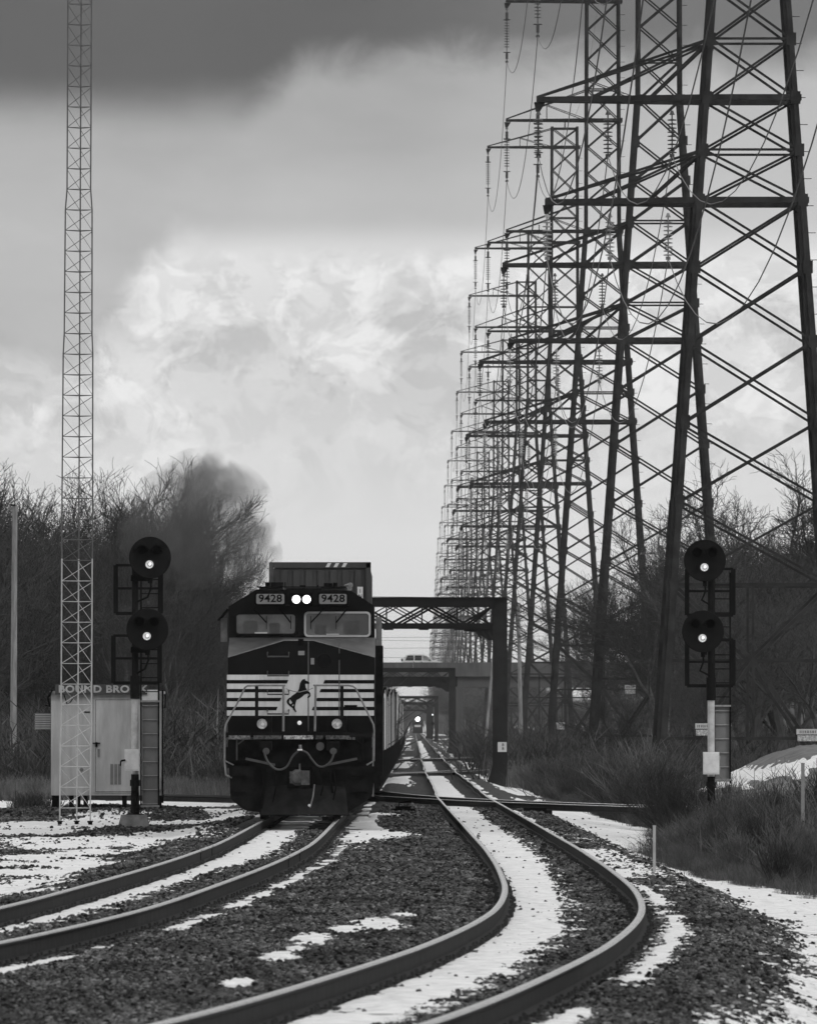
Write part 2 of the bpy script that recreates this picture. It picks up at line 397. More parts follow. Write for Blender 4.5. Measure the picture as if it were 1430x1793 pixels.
# gravel / earth material: ballast near the tracks, cinders and dead grass away from them
mg = bpy.data.materials.new('gravel and cinders'); mg.use_nodes = True; mg.node_tree.nodes.clear(); t = NT(mg.node_tree)
o_ = t.n('ShaderNodeOutputMaterial'); p_ = t.n('ShaderNodeBsdfPrincipled'); g_ = t.n('ShaderNodeNewGeometry')
at_ = t.n('ShaderNodeAttribute'); at_.attribute_name = 'ballast'
na = t.noise(g_.outputs['Position'], 14, 5, .7); nb = t.noise(g_.outputs['Position'], .6, 4, .6)
vor = t.n('ShaderNodeTexVoronoi'); vor.inputs['Scale'].default_value = 22; t.l(g_.outputs['Position'], vor.inputs['Vector'])
vb = t.n('ShaderNodeRGBToBW'); t.l(vor.outputs['Color'], vb.inputs[0])
bal = t.m('MULTIPLY', t.m('MULTIPLY', t.ss(vb.outputs[0], .1, .9, .35, 1.5), t.ss(na, .3, .7, .6, 1.4)), .045)
soil = t.m('MULTIPLY', t.m('MULTIPLY', t.ss(nb, .3, .7, .5, 1.5), t.ss(na, .3, .7, .6, 1.5)), .036)
gr = t.n('ShaderNodeAttribute'); gr.attribute_name = 'gauge_tone'
col = t.m('ADD', t.m('MULTIPLY', bal, at_.outputs['Fac']), t.m('MULTIPLY', soil, t.m('SUBTRACT', 1.0, at_.outputs['Fac'])))
col = t.m('MULTIPLY', col, t.m('SUBTRACT', 1.0, t.m('MULTIPLY', gr.outputs['Fac'], .45)))
t.l(col, p_.inputs['Base Color']); p_.inputs['Roughness'].default_value = .95; p_.inputs['Specular IOR Level'].default_value = .2
bm_ = t.n('ShaderNodeBump'); bm_.inputs['Strength'].default_value = .8; bm_.inputs['Distance'].default_value = .03
t.l(na, bm_.inputs['Height']); t.l(bm_.outputs[0], p_.inputs['Normal']); t.l(p_.outputs[0], o_.inputs[0])
ballast_a = sst(u_, 4.0, 2.4)*sst(ul_, -4.5, -2.4)
gauge_tone = np.maximum(sst(np.abs(u_), .95, .6)*sst(np.abs(u_), -.1, .1), sst(np.abs(ul_), .95, .6))  # darkens the gravel between the rails and close beside them
gm = grid_mesh('ground', GZ+fine*np.where(SM > .5, .35, 1), None, [mg], {'ballast': ballast_a, 'gauge_tone': gauge_tone})
def tone_by_place(m):
    t = NT(m.node_tree); p = [n for n in m.node_tree.nodes if n.type == 'BSDF_PRINCIPLED'][0]
    old = p.inputs['Base Color'].links[0].from_socket; oi = t.n('ShaderNodeObjectInfo')
    mp = t.n('ShaderNodeMapping'); mp.inputs['Scale'].default_value = (1, .22, 1); t.l(oi.outputs['Location'], mp.inputs[0])
    f = t.ss(t.noise(mp.outputs[0], .9, 5, .65), .32, .68, .55, 1.5)
    g = t.ss(oi.outputs['Random'], .90, .99, 1.0, 1.9)
    t.l(t.m('MULTIPLY', t.m('MULTIPLY', old, f), g), p.inputs['Base Color'])
tone_by_place(M_stone)
go = tag(place('ground', gm), 'dark cinder and gravel railway ground running to the horizon', None, None, 'structure')
# snow: its own sheet, thick in the middle of a patch and thinning into the stones at the rim
ms = bpy.data.materials.new('old crusted snow'); ms.use_nodes = True; ms.node_tree.nodes.clear(); t = NT(ms.node_tree)
o_ = t.n('ShaderNodeOutputMaterial'); p_ = t.n('ShaderNodeBsdfPrincipled'); g_ = t.n('ShaderNodeNewGeometry')
na = t.noise(g_.outputs['Position'], 5, 6, .7); nb = t.noise(g_.outputs['Position'], 30, 4, .6)
t.l(t.m('MULTIPLY', t.ss(na, .3, .62, .55, .90), t.ss(nb, .25, .5, .72, .88)), p_.inputs['Base Color']); p_.inputs['Roughness'].default_value = .8
bm_ = t.n('ShaderNodeBump'); bm_.inputs['Strength'].default_value = .5; bm_.inputs['Distance'].default_value = .02
t.l(na, bm_.inputs['Height']); t.l(bm_.outputs[0], p_.inputs['Normal']); t.l(p_.outputs[0], o_.inputs[0])
MATS_SNOW = [ms]
thick = np.clip((SM-.5)*.12, -.06, .022)+np.clip(SM-.5, 0, 1)*(fbm(XX*2.2, DD*.8, 3, 71)-.42)*.05*2
mk = np.maximum.reduce([SM[:-1, :-1], SM[1:, :-1], SM[:-1, 1:], SM[1:, 1:]]) > .35
sm_ = grid_mesh('snow', GZ+thick+.004, mk, [ms])
sm_.polygons.foreach_set('use_smooth', [True]*len(sm_.polygons))
tag(place('snow', sm_), 'crusted white snow lying in patches between the rails and beside the tracks', None, None, 'stuff')

# ------------------------------------------------------------------ scattering by geometry nodes
def scatter(name, pts, inst_mesh_obj, rot, scl, label):
    me = bpy.data.meshes.new(name); n = len(pts)
    me.vertices.add(n); me.vertices.foreach_set('co', np.asarray(pts, np.float32).reshape(-1))
    a = me.attributes.new('turn', 'FLOAT_VECTOR', 'POINT'); a.data.foreach_set('vector', np.asarray(rot, np.float32).reshape(-1))
    b = me.attributes.new('size', 'FLOAT_VECTOR', 'POINT'); b.data.foreach_set('vector', np.asarray(scl, np.float32).reshape(-1))
    ob = place(name, me); tag(ob, label, None, None, 'stuff')
    ng = bpy.data.node_groups.new(name, 'GeometryNodeTree')
    ng.interface.new_socket('Geometry', in_out='INPUT', socket_type='NodeSocketGeometry')
    ng.interface.new_socket('Geometry', in_out='OUTPUT', socket_type='NodeSocketGeometry')
    gi = ng.nodes.new('NodeGroupInput'); gO = ng.nodes.new('NodeGroupOutput')
    oi = ng.nodes.new('GeometryNodeObjectInfo'); oi.inputs['Object'].default_value = inst_mesh_obj; oi.inputs['As Instance'].default_value = True
    ip = ng.nodes.new('GeometryNodeInstanceOnPoints')
    n1_ = ng.nodes.new('GeometryNodeInputNamedAttribute'); n1_.data_type = 'FLOAT_VECTOR'; n1_.inputs[0].default_value = 'turn'
    n2_ = ng.nodes.new('GeometryNodeInputNamedAttribute'); n2_.data_type = 'FLOAT_VECTOR'; n2_.inputs[0].default_value = 'size'
    L = ng.links.new
    L(gi.outputs[0], ip.inputs['Points']); L(oi.outputs['Geometry'], ip.inputs['Instance'])
    L(n1_.outputs['Attribute'], ip.inputs['Rotation']); L(n2_.outputs['Attribute'], ip.inputs['Scale'])
    L(ip.outputs[0], gO.inputs[0])
    md = ob.modifiers.new('scatter', 'NODES'); md.node_group = ng
    return ob
def rock_obj(seed):
    r = random.Random(seed)
    import bmesh
    bm = bmesh.new(); bmesh.ops.create_icosphere(bm, subdivisions=1, radius=.5)
    for v in bm.verts:
        v.co *= r.uniform(.72, 1.15); v.co.z *= .75
    me = bpy.data.meshes.new('stone'); bm.to_mesh(me); bm.free(); me.materials.append(M_stone)
    return bpy.data.objects.new('stone', me)
def stones():
    P = []
    for d0, d1, dens, size in ((55, 75, 800, .040), (75, 100, 620, .043), (100, 135, 360, .050), (135, 200, 190, .060), (200, 290, 80, .075)):
        xl, xr = (-60-723)*d1/F, (1490-723)*d1/F
        n = int((d1-d0)*(xr-xl)*dens)
        D = rng.uniform(d0, d1, n); X = rng.uniform(xl, xr, n)
        px = 723+X*F/D; ok = (px > -60) & (px < 1490) & ~((X-CR(D) > 3.6) & (D > 120)) & ~((D > 209) & (np.abs(X-CL(D)) < 1.5))
        D, X = D[ok], X[ok]
        m = snow_mask(X, D); u = np.abs(np.abs(X-CR(D))-.7525); ul = np.abs(np.abs(X-CL(D))-.7525)
        keep = ((m < .5) | ((m < .78) & (rng.random(len(D)) < .6)) | ((m < .97) & (rng.random(len(D)) < .10)) | (rng.random(len(D)) < .008)) & (u > .075) & (ul > .075)
        D, X, m, u, ul = D[keep], X[keep], m[keep], u[keep], ul[keep]
        S = size*rng.uniform(.55, 1.25, len(D))*np.where(rng.random(len(D)) < .06, 1.5, 1)
        z = ground(X, D) + (fbm(X*3, D*1.2, 2, 8)-.5)*.05 + S*.18 - np.where(np.minimum(u, ul) < .16, .012, 0)
        P.append(np.stack([X, D, z, S], -1))
    P = np.concatenate(P); k = rng.integers(0, 3, len(P))
    for i in range(3):
        q = P[k == i]; n = len(q); s = q[:, 3:4]*rng.uniform(.75, 1.25, (n, 3))
        scatter('ballast_stones', q[:, :3], rock_obj(i), rng.uniform(0, 6.28, (n, 3)), s, 'dark crushed ballast stones spread round the rails')
    # crumbs of melting snow round the rim of every patch
    Q_ = []
    for d0, d1, dens, size in ((56, 90, 200, .050), (90, 140, 110, .07), (140, 215, 55, .10)):
        xl, xr = (-60-723)*d1/F, (1490-723)*d1/F; n = int((d1-d0)*(xr-xl)*dens)
        D = rng.uniform(d0, d1, n); X = rng.uniform(xl, xr, n); m = snow_mask(X, D)
        ok = (m > .04) & (m < .52) & (rng.random(n) < .25+m*1.3) & (np.abs(np.abs(X-CR(D))-.7525) > .11) & (np.abs(np.abs(X-CL(D))-.7525) > .11)
        D, X = D[ok], X[ok]; Q_.append(np.stack([X, D, ground(X, D)+.020, size*rng.uniform(.4, 1.3, len(D))], -1))
    Q_ = np.concatenate(Q_); n = len(Q_)
    ro = rock_obj(9); ro.data.materials.clear(); ro.data.materials.append(MATS_SNOW[0]); s = Q_[:, 3:4]*np.concatenate([rng.uniform(.8, 1.6, (n, 1)), rng.uniform(.8, 1.8, (n, 1)), rng.uniform(.35, .6, (n, 1))], 1)
    scatter('snow_crumbs', Q_[:, :3], ro, np.concatenate([np.zeros((n, 2)), rng.uniform(0, 6.28, (n, 1))], 1), s, 'small crumbs of melting snow lying among the ballast stones')
    print('stones', len(P), 'crumbs', n)
stones()

# ------------------------------------------------------------------ rails, ties
PROF = [(-.076,-.186),(.076,-.186),(.076,-.176),(.012,-.158),(.010,-.045),(.0355,-.040),(.0375,-.030),(.0365,-.017),(.031,-.007),(.019,-.001),(-.019,-.001),(-.031,-.007),(-.0365,-.017),(-.0375,-.030),(-.0355,-.040),(-.010,-.045),(-.012,-.158),(-.076,-.176)]
def sweep_rail(path, off, parent, name='rail', seed=1, wob=True, shiny=True):
    P = np.array(path, float); n = len(P)
    tx = np.gradient(P[:, 0]); ty = np.gradient(P[:, 1]); L = np.hypot(tx, ty); nx, ny = ty/L, -tx/L
    X = P[:, 0]+nx*off; Y = P[:, 1]+ny*off; Z = P[:, 2].copy()
    if wob:
        a = sst(Y, 250, 420)*.048; X = X+(vnoise(Y*.085, Y*0+seed, 5)-.5)*2*a; Z = Z+(vnoise(Y*.06, Y*0+seed+9, 6)-.5)*2*a*.6
    k = len(PROF); V_ = []
    for i in range(n):
        for (a, b) in PROF: V_.append((X[i]+nx[i]*a, Y[i]+ny[i]*a, Z[i]+b))
    Fc = [(i*k+j, i*k+(j+1) % k, (i+1)*k+(j+1) % k, (i+1)*k+j) for i in range(n-1) for j in range(k)]
    Fc += [tuple(range(k-1, -1, -1)), tuple(range((n-1)*k, n*k))]
    me = bpy.data.meshes.new(name); me.from_pydata(V_, [], Fc)
    me.materials.append(M_railsd); me.materials.append(M_railtp)
    mi = [1 if (shiny and f < (n-1)*k and f % k in (7, 8, 9, 10, 11)) else 0 for f in range(len(Fc))]
    me.polygons.foreach_set('material_index', mi); me.polygons.foreach_set('use_smooth', [f < (n-1)*k and 5 <= f % k <= 13 for f in range(len(Fc))]); me.update(); me.flip_normals()
    return place(name, me, parent)
def path_of(Cf, zf, d0, d1):
    d = [d0]
    while d[-1] < d1: d.append(d[-1]+max(.5, d[-1]*.006))
    d = np.array(d); return np.stack([Cf(d), d, zf(d)], -1)
tie_mb = MB().box(-1.3, 1.3, -.115, .115, -.18, 0)
for sx in (-.7525, .7525):
    tie_mb.box(sx-.16, sx+.16, -.09, .09, 0.001, .014)
    for q in (-.092, .092):
        for y_ in (-.05, .05): tie_mb.box(sx+q-.012, sx+q+.012, y_-.012, y_+.012, .015, .055)
    for y_ in (-.15, .125): tie_mb.box(sx-.09, sx-.06, y_, y_+.025, -.02, .045)
tie_me = tie_mb.mesh('tie', M_tie)
def track(name, label, Cf, zf, d0, d1, tie0, tie1):
    t_ = place(name, None); tag(t_, label, None, None, 'structure')
    pth = path_of(Cf, zf, d0, d1)
    for s_, q in ((-1, 1), (1, 4)): sweep_rail(pth, s_*.7525, t_, 'rail', q)
    d = tie0; k = 0
    while d < tie1 and k < 298:
        dx = (Cf(d+.5)-Cf(d-.5)); r_ = random.Random(k)
        o = place('tie', tie_me, t_, (float(Cf(d))+r_.uniform(-.03, .03), d, float(zf(d))-.206+r_.uniform(-.006, .008)), (0, 0, -math.atan(dx)+r_.uniform(-.01, .01)))
        d += .53+r_.uniform(-.02, .02); k += 1
    return t_
trR = track('railway_track', 'open curving main track with snow between its rails', CR, zR, 20, 5200, 56, 215)
trL = track('railway_track', 'curving main track that carries the freight train', CL, zL, 20, 5200, 80, 235)
for off, dj in ((-.7525, 154), (-.7525, 160), (.7525, 146), (.7525, 153)):
    j = MB()
    for s_ in (-1, 1): j.box(s_*.014-.006, s_*.014+.006, -.02, .02, -.16, -.03)
    j.box(-.0385, .0385, -.012, .012, -.034, .0005).box(-.078, .078, -.012, .012, -.187, -.172)
    j.build('rail_joint', M_dark, trL, (float(CL(dj))+off, dj, float(zL(dj))))
def crossover(name, label, pts, zf, shiny=True):
    p = np.array(pts, float); s = np.concatenate([[0], np.cumsum(np.hypot(*np.diff(p, axis=0).T))])
    q = np.arange(0, s[-1], 1.0); X = np.interp(q, s, p[:, 0]); Y = np.interp(q, s, p[:, 1])
    for _ in range(30): X[1:-1] = (X[:-2]+X[2:])/2; Y[1:-1] = (Y[:-2]+Y[2:])/2
    t_ = place(name, None); tag(t_, label, None, None, 'structure')
    pth = np.stack([X, Y, zf(Y)-.003], -1)
    for s_ in (-1, 1): sweep_rail(pth, s_*.7525, t_, 'rail', 2, False, shiny)
    return t_
crossover('crossing_track', 'branch track crossing both main tracks beside the dark gantry column', [(22, 222), (14, 236), (6.4, 262), (2.0, 288), (-.6, 312), (-2.3, 345)], zR)
crossover('crossing_track', 'second branch track crossing the main tracks farther off', [(4.2, 545), (1.4, 500), (-1.0, 486), (-2.3, 470)], zR)
crossover('crossing_track', 'faint third branch track crossing far beyond the gantry column', [(6, 760), (2.0, 720), (-1.0, 700), (-2.3, 690)], zR)
crossover('siding_track', 'siding track curving away behind the signal hut', [(-2.3, 285), (-4.2, 300), (-6.5, 308), (-9.2, 314)], zL, False)
sm1 = thing('switch_machine', 'low black switch machine with snow on its lid beside the crossing', 'switch machine', (3.2, 270, float(zR(270))-.4))
MB().box(-.45, .45, -.25, .25, 0, .25).box(-.3, .3, -.2, .2, .25, .32).build('housing', M_dark, sm1)
MB().box(-1.9, -.45, -.03, .03, .12, .16).build('throw_rod', M_dark, sm1); MB().cyl((.2, -.3, .12), .05, .6).build('motor', M_dark, sm1)
sm2 = thing('switch_machine', 'small dark switch machine beside the track under the train', 'switch machine', (-.05, 262, float(zR(262))-.25))
MB().box(-.5, .1, -.3, .3, 0, .2).box(-.4, 0, -.2, .2, .2, .26).build('housing', M_dark, sm2)
MB().tube([(-.3, -.3, .1), (-.3, -.5, .35), (0, -.5, .4)], .02).build('throw_rod', M_dark, sm2)

# ------------------------------------------------------------------ power towers
PX = 42.0                                  # px per metre at the nearest tower
def hz(h): return h/PX+2.0
def halfw(h): return max((158-.0695*(h+57))/PX, 47/PX) if h < 1540 else 47/PX
def leg_pt(sx, sy, h): w_ = halfw(h); return Vector((sx*w_, sy*w_, hz(h)))
NODES = [253, 398, 538, 678, 808, 925, 1013, 1105, 1208, 1305, 1400, 1499, 1590, 1672, 1752, 1833, 1925, 2015, 2105, 2192, 2262]
H0 = -140
ARMS = [(925, -358/PX, 1013, 3), (1105, -373/PX, 1208, 3), (1499, -292/PX, 1590, 1), (1833, -292/PX, 1925, 1), (2192, -292/PX, 2262, 1)]
def insulator(length, pale):
    m = MB(); m.cyl((0, 0, -.18), .13, .18, 6, 'z', .05); m.tube([(0, 0, 0), (0, 0, -length)], .03, 5)
    n = 9 if length < 2.5 else 11; z0 = -.38 if length < 2.5 else -.9; st = .17 if length < 2.5 else .19
    for i in range(n): m.lathe([(.03, z0-i*st+.03), (.19, z0-i*st), (.19, z0-i*st-.04), (.03, z0-i*st-.05)], 8)
    if length > 2.5:
        m.box(-.1, .1, -.1, .1, -.85, -.35).box(-.25, .25, -.03, .03, -.9, -.84).box(-.25, .25, -.03, .03, -3.25, -3.18).box(-.09, .09, -.09, .09, -3.7, -3.2)
    m.box(-.1, .1, -.05, .05, -length-.06, -length+.08)
    return m
ins_short = insulator(1.9, 0).mesh('insulator', M_stringl); ins_short_d = insulator(1.9, 0).mesh('insulator', M_string)
ins_long = insulator(3.9, 0).mesh('insulator', M_string)
def legs_mb(sx, sy):
    m = MB(); 
    for a, b, t_ in ((H0, 398, .30), (398, 925, .27), (925, 1499, .24), (1499, 2262, .17)):
        m.angle(leg_pt(sx, sy, a), leg_pt(sx, sy, b+6), t_, .035, (0, 1, 0), -sx*1 if False else 1, 1)
        p, q = leg_pt(sx, sy, a), leg_pt(sx, sy, b+6)
        m.bar(p, q, t_*.9, t_*.9, (0, 1, 0))
    for h in NODES[:12]:                   # splice and gusset plates
        p = leg_pt(sx, sy, h); m.box(p.x-.2, p.x+.2, p.y-.03*sy-.16, p.y-.03*sy+.16, p.z-.28, p.z+.24)
    m.box(-0.4+leg_pt(sx, sy, H0).x, .4+leg_pt(sx, sy, H0).x, leg_pt(sx, sy, H0).y-.4, leg_pt(sx, sy, H0).y+.4, hz(H0)-.4, hz(H0)+.35)
    return m
FACES = [((-1, -1), (1, -1)), ((-1, 1), (1, 1)), ((-1, -1), (-1, 1)), ((1, -1), (1, 1))]
def brace_list():
    B = []
    for A, Bc in FACES:
        for a, b in zip(NODES[:-1], NODES[1:]):
            w_ = .10 if a < 1499 else .085
            if A[0] != Bc[0]:
                B.append((leg_pt(*A, a), leg_pt(*Bc, b), w_)); B.append((leg_pt(*Bc, a), leg_pt(*A, b), w_))
            else:
                B.append((leg_pt(*A, a), leg_pt(*Bc, b), w_*.8))
        for h in (253, 1013, 1208, 1590, 1925, 2262):
            B.append((leg_pt(*A, h), leg_pt(*Bc, h), .13 if h < 300 else .10))
        # K bracing at the foot
        mid = (leg_pt(*A, 121)+leg_pt(*Bc, 121))/2; m0 = (leg_pt(*A, -15)+leg_pt(*Bc, -15))/2; m2 = (leg_pt(*A, 253)+leg_pt(*Bc, 253))/2
        for L_ in (A, Bc):
            B.append((leg_pt(*L_, 253), mid, .13)); B.append((leg_pt(*L_, H0+20), mid, .13))
        B.append((leg_pt(*A, 121), leg_pt(*Bc, 121), .09)); B.append((leg_pt(*A, -15), leg_pt(*Bc, -15), .12)); B.append((m0, m2, .11))
    return B
BR = brace_list()
def arm_mb(h, tipx, hs, n):
    m = MB(); z = hz(h); tip = Vector((tipx, 0, z)); w_ = halfw(h); ch = .20 if n == 3 else .15
    for sy in (-1, 1):
        a = Vector((w_, sy*w_, z)); b = Vector((-w_, sy*w_, z)); tp = Vector((tipx, sy*.12, z))
        m.bar(a, b, ch, ch*1.2); m.bar(b, tp, ch, ch*1.15)
        up = leg_pt(-1, sy, hs); m.bar(up, tp+Vector((0, 0, .1)), ch*.5, ch*.5)
        if n == 3:
            for f in (.34, .70):
                q = b.lerp(tp, f); m.bar(up, q, ch*.45, ch*.45)
        else:
            q = b.lerp(tp, .5); r_ = up.lerp(tp, .5); m.bar(q, r_, ch*.35, ch*.35); m.bar(r_, b, ch*.35, ch*.35)
    for f in np.linspace(0, .92, 6):
        a = Vector((-w_, -w_, z)).lerp(Vector((tipx, -.12, z)), f); b = Vector((-w_, w_, z)).lerp(Vector((tipx, .12, z)), min(f+.14, 1)); m.bar(a, b, .07, .07)
    m.prism([(tipx-.12, z-.12), (tipx+.35, z-.12), (tipx+.12, z-.5), (tipx-.05, z-.5)], -.06, .06)
    m.box(w_-.1, w_+.25, -w_-.05, w_+.05, z-.12, z+.12)
    return m
def att_pts(arm):
    h, tx, hs, n = arm; z = hz(h)-.45
    if n == 1: return [(tx+.06, z, 3.9)]
    w_ = halfw(h); a = abs(tx)-w_
    return [(tx+.06, z, 1.9), (tx+a*.42, z, 1.9), (tx+a*.80, z, 1.9)]
LOC = [(198.0, 14.05, 0, 1)]
RR = [1, .737, .583, .466, .385, .347, .302, .27, .2386, .215, .195, .178, .1656, .153, .141, .130, .120, .112, .104, .097, .090, .083, .077, .071, .066]
OFFX = {0: 0, 1: -.1, 2: -.45, 3: -.45, 4: -.4, 5: -.4, 6: -.5}
TOW = [(232.0, 14.05)]
for i, r_ in enumerate(RR):
    d_ = 428.6/r_; x_ = 14.05+OFFX.get(i, -.4)+max(0, (.15-r_))/.085*15.0/(42*r_)*.9
    TOW.append((d_, x_))
def make_tower(full, idx_):
    t_ = thing('power_tower', 'lattice power tower', 'power tower')
    for sx, sy in ((-1, -1), (1, -1), (-1, 1), (1, 1)): legs_mb(sx, sy).build('leg', M_tower, t_)
    if full:
        for a, b, w_ in BR: MB().bar(a, b, w_, w_).build('brace', M_tower, t_)
    else:
        m = MB()
        for a, b, w_ in BR: m.bar(a, b, w_, w_)
        m.build('bracing', M_tower, t_)
    for arm in ARMS:
        a = arm_mb(*arm).build('crossarm', M_tower, t_)
        for j, (x, z, ln) in enumerate(att_pts(arm)):
            place('insulator', ins_long if ln > 2 else (ins_short if arm[0] < 1000 else ins_short_d), a, (x, 0, z))
    if full:
        m = MB()
        z = hz(60)
        while z < hz(2200):
            h = (z-2)*PX; p = leg_pt(1, -1, h); m.bar(p, p+Vector((.42, 0, 0)), .03); z += 1.13
        m.build('step_bolts', M_tower, t_)['kind'] = 'stuff'
    MB().bar((0, 0, hz(2262)), (0, 0, hz(2300)), .1).bar((-halfw(2262), 0, hz(2262)), (halfw(2262), 0, hz(2262)), .12).build('peak', M_tower, t_)
    return t_
towers = []
full_proto = make_tower(True, 0); far_proto = make_tower(False, 0); index_kids(None)
ORD = ['', 'nearest', 'second', 'third', 'fourth', 'fifth', 'sixth', 'seventh', 'eighth']
for i, (d_, x_) in enumerate(TOW):
    src = full_proto if i <= 7 else far_proto
    o = src if i in (0, 8) else copy_tree(src)
    o.location = (x_, d_, 0); towers.append(o)
    if i == 0: o['label'] = 'lattice power tower nearest the camera, carrying the cables on beyond the picture'
    elif i <= 7: o['label'] = 'tall dark lattice power tower, %s in the row counted from the camera' % ORD[i]
    else: o['label'] = 'small hazy lattice power tower far down the row above the road bridge'
    o['group'] = 'lattice power towers in a row beside the tracks' if i <= 7 else 'distant power towers in the row'
# warning plates on tower feet
def wplate(ti, px, py, dy, lab, wide=.5):
    d_, x_ = TOW[ti]; d_ = d_-halfw(0)-.12; s_ = F/d_
    p = thing('warning_sign', lab, 'sign', ((px-723)/s_, d_, 2-(py-1278)/s_), 0)
    MB().box(-wide*.5, wide*.5, -.01, .01, .02, .24).build('upper_plate', M_plate, p)
    MB().box(-wide*.46, wide*.46, -.01, .01, -.26, -.02).build('lower_plate', M_plated, p)
    m = MB(); r_ = random.Random(px)
    x = -wide*.36
    while x < wide*.34:
        m.box(x, x+.025, -.016, -.012, .07, .18); x += r_.uniform(.05, .08)
    m.build('lettering', M_dark, p)
    MB().box(-.02, .02, .012, .14, -.2, .2).build('bracket', M_dark, p)
wplate(1, 1230, 1277, 0, 'white warning plates on the nearest tower, half hidden by the right signal mast', .62)
wplate(1, 1415, 1287, 0, 'large white warning plates at the right edge above the snowy heap', 1.0)
wplate(2, 1103, 1207, 0, 'white warning plates on the second tower above the shrubs', .62)
wplate(3, 981, 1271, 0, 'small pale warning plates low on the third tower', .6)
# conductors
def cable(name, label, X, Z, off, r=.022, sag=.028):
    m = MB(); pts = []
    order = TOW
    for k in range(len(order)-1):
        (d0, x0), (d1, x1) = order[k], order[k+1]; L = d1-d0; n = 14 if k < 7 else 6
        sg = min(sag*L, 5.0) if k else 6.0
        for j in range(n+(k == len(order)-2)):
            f = j/n; pts.append((x0+(x1-x0)*f+X, d0+L*f, Z-4*sg*f*(1-f)))
    m.tube(pts, r, 4, True); tag(m.build(name, M_wire, None), label, 'power cable', 'cables strung along the tower row')
names = {925: 'lowest', 1105: 'second lowest', 1499: 'middle', 1833: 'second highest', 2192: 'highest'}
for arm in ARMS:
    A = att_pts(arm)
    for j, (x, z, ln) in enumerate(A):
        pos = ('from the tip of the %s crossarms', 'from the middle of the %s crossarms', 'from the %s crossarms close to the legs')[j] % names[arm[0]]
        cable('power_cable', 'thin sagging power cable hung ' + pos, x, z-ln, 0)
cable('ground_wire', 'thin wire strung over the very tops of the power towers', 0, hz(2300), 0, .012, .02)

# ------------------------------------------------------------------ signal gantries
def gantry(label, d, xr, s, ztop, zbot, colw, xl, detail, group=None, zrail=0.0):
    g = thing('signal_gantry', label, 'signal gantry', (0, d, 0), 0, group)
    zg = float(ground(xr, d))-.2
    # right column: flanged box with flared foot on the track side
    c = MB(); c.box(xr-colw, xr, -.35, -.32, zg, ztop).box(xr-colw, xr, .32, .35, zg, ztop).box(xr-colw+.01, xr-colw+.04, -.32, .32, zg, ztop-.02).box(xr-.04, xr-.01, -.32, .32, zg, ztop-.02)
    c.prism([(xr-colw+.005, zg+1.25), (xr-colw+.005, zg), (xr-colw-.62, zg), (xr-colw-.62, zg+.12), (xr-colw-.30, zg+.32), (xr-colw-.12, zg+.75)], -.34, .34)
    c.box(xr-colw-.1, xr+.12, -.5, .5, zg-.3, zg+.1)
    col = c.build('column', M_gantf, g)
    c = MB(); c.box(xl, xl+colw, -.35, .35, zg, ztop).build('column', M_gantf, g)
    x0, x1 = xl+colw, xr-colw; H = ztop-zbot; n = max(4, round((x1-x0)/(H*1.18)))
    for y, sh_ in ((-.55, 0), (.0, .5), (.55, .27)):
        MB().box(x0, x1, y-.08, y+.08, ztop-.40, ztop-.03).build('top_chord', M_gant, g)
        MB().box(x0, x1, y-.08, y+.08, zbot, zbot+.24).build('bottom_chord', M_gant, g)
        for i in range(n):
            a, b = x0+(x1-x0)*i/n+sh_*H*.8, min(x1, x0+(x1-x0)*(i+1)/n+sh_*H*.8)
            if a > x1-.2: continue
            if i % 2: a, b = b, a
            MB().bar((a, y, zbot+.12), (b, y, ztop-.38), .09, .17, (0, 1, 0)).build('diagonal', M_gant, g)
            MB().bar((b, y, zbot+.12), (a, y, ztop-.38), .05, .09, (0, 1, 0)).build('diagonal', M_gant, g)
            xx = x0+(x1-x0)*(i+1)/n
            MB().bar((xx, y, zbot+.12), (xx, y, ztop-.38), .06, .15, (0, 1, 0)).build('post', M_gant, g)
    MB().box(xl, xr, -.68, .68, ztop-.03, ztop+.02).build('top_cover', M_gant, g)
    for i in range(n):
        a = x0+(x1-x0)*(i+.0)/n; MB().box(a-.14, a+.30, -.6, .6, zbot-.05, zbot-.002).build('tie_plate', M_gant, g)
    k = MB(); k.prism([(x1+.01, zbot-.5), (x1+.01, zbot-.002), (x1-1.3, zbot-.002), (x1-1.25, zbot-.1), (x1-.75, zbot-.14), (x1-.2, zbot-.5)], -.5, .5); k.build('knee_brace', M_gant, g)
    if detail:
        for y in (-.55,):
            for i in range(3): MB().bar((x1-.7+i*.25, y+.0, zbot-.12), (x1-.5+i*.25, y, zbot-.45), .02, .1).build('rivet_plate', M_gantf, g)
    return g, zg
g1, zg1 = gantry('big dark steel signal gantry nearest behind the locomotive, its column right of the tracks', 450, 4.12, 40, 7.78, 6.42, .64, -4.9, True)
np1 = MB().box(3.70, 4.09, -.372, -.362, 1.03, 1.46).build('number_plate', M_plate, g1)
for zz in (1.34, 1.17): letters('character', 'B', .17, M_sign, np1, (3.93, -.376, zz), .003, .004)
gantry('second dark signal gantry, standing under the road bridge', 1000, 4.12, 18, 8.0, 6.2, .64, -4.9, False)
gantry('third signal gantry, small and hazy beyond the road bridge', 1640, 4.05, 11, 7.37, 6.15, .64, -4.9, False)
gantry('fourth signal gantry, the farthest one, over the oncoming train', 2000, 3.9, 9, 7.2, 5.65, 1.3, -4.9, False)
gs = thing('gantry_signal', 'tiny lit signal lamps beside the third gantry column', 'signal', (2.85, 1500, 0)); 
MB().cyl((0, 0, -.5), .08, 5.0, 8, 'z').build('mast', M_sigb, gs)
for zz in (4.2, 2.9):
    MB().cyl((0, -.15, zz), .26, .1, 14).build('target', M_sigb, gs)
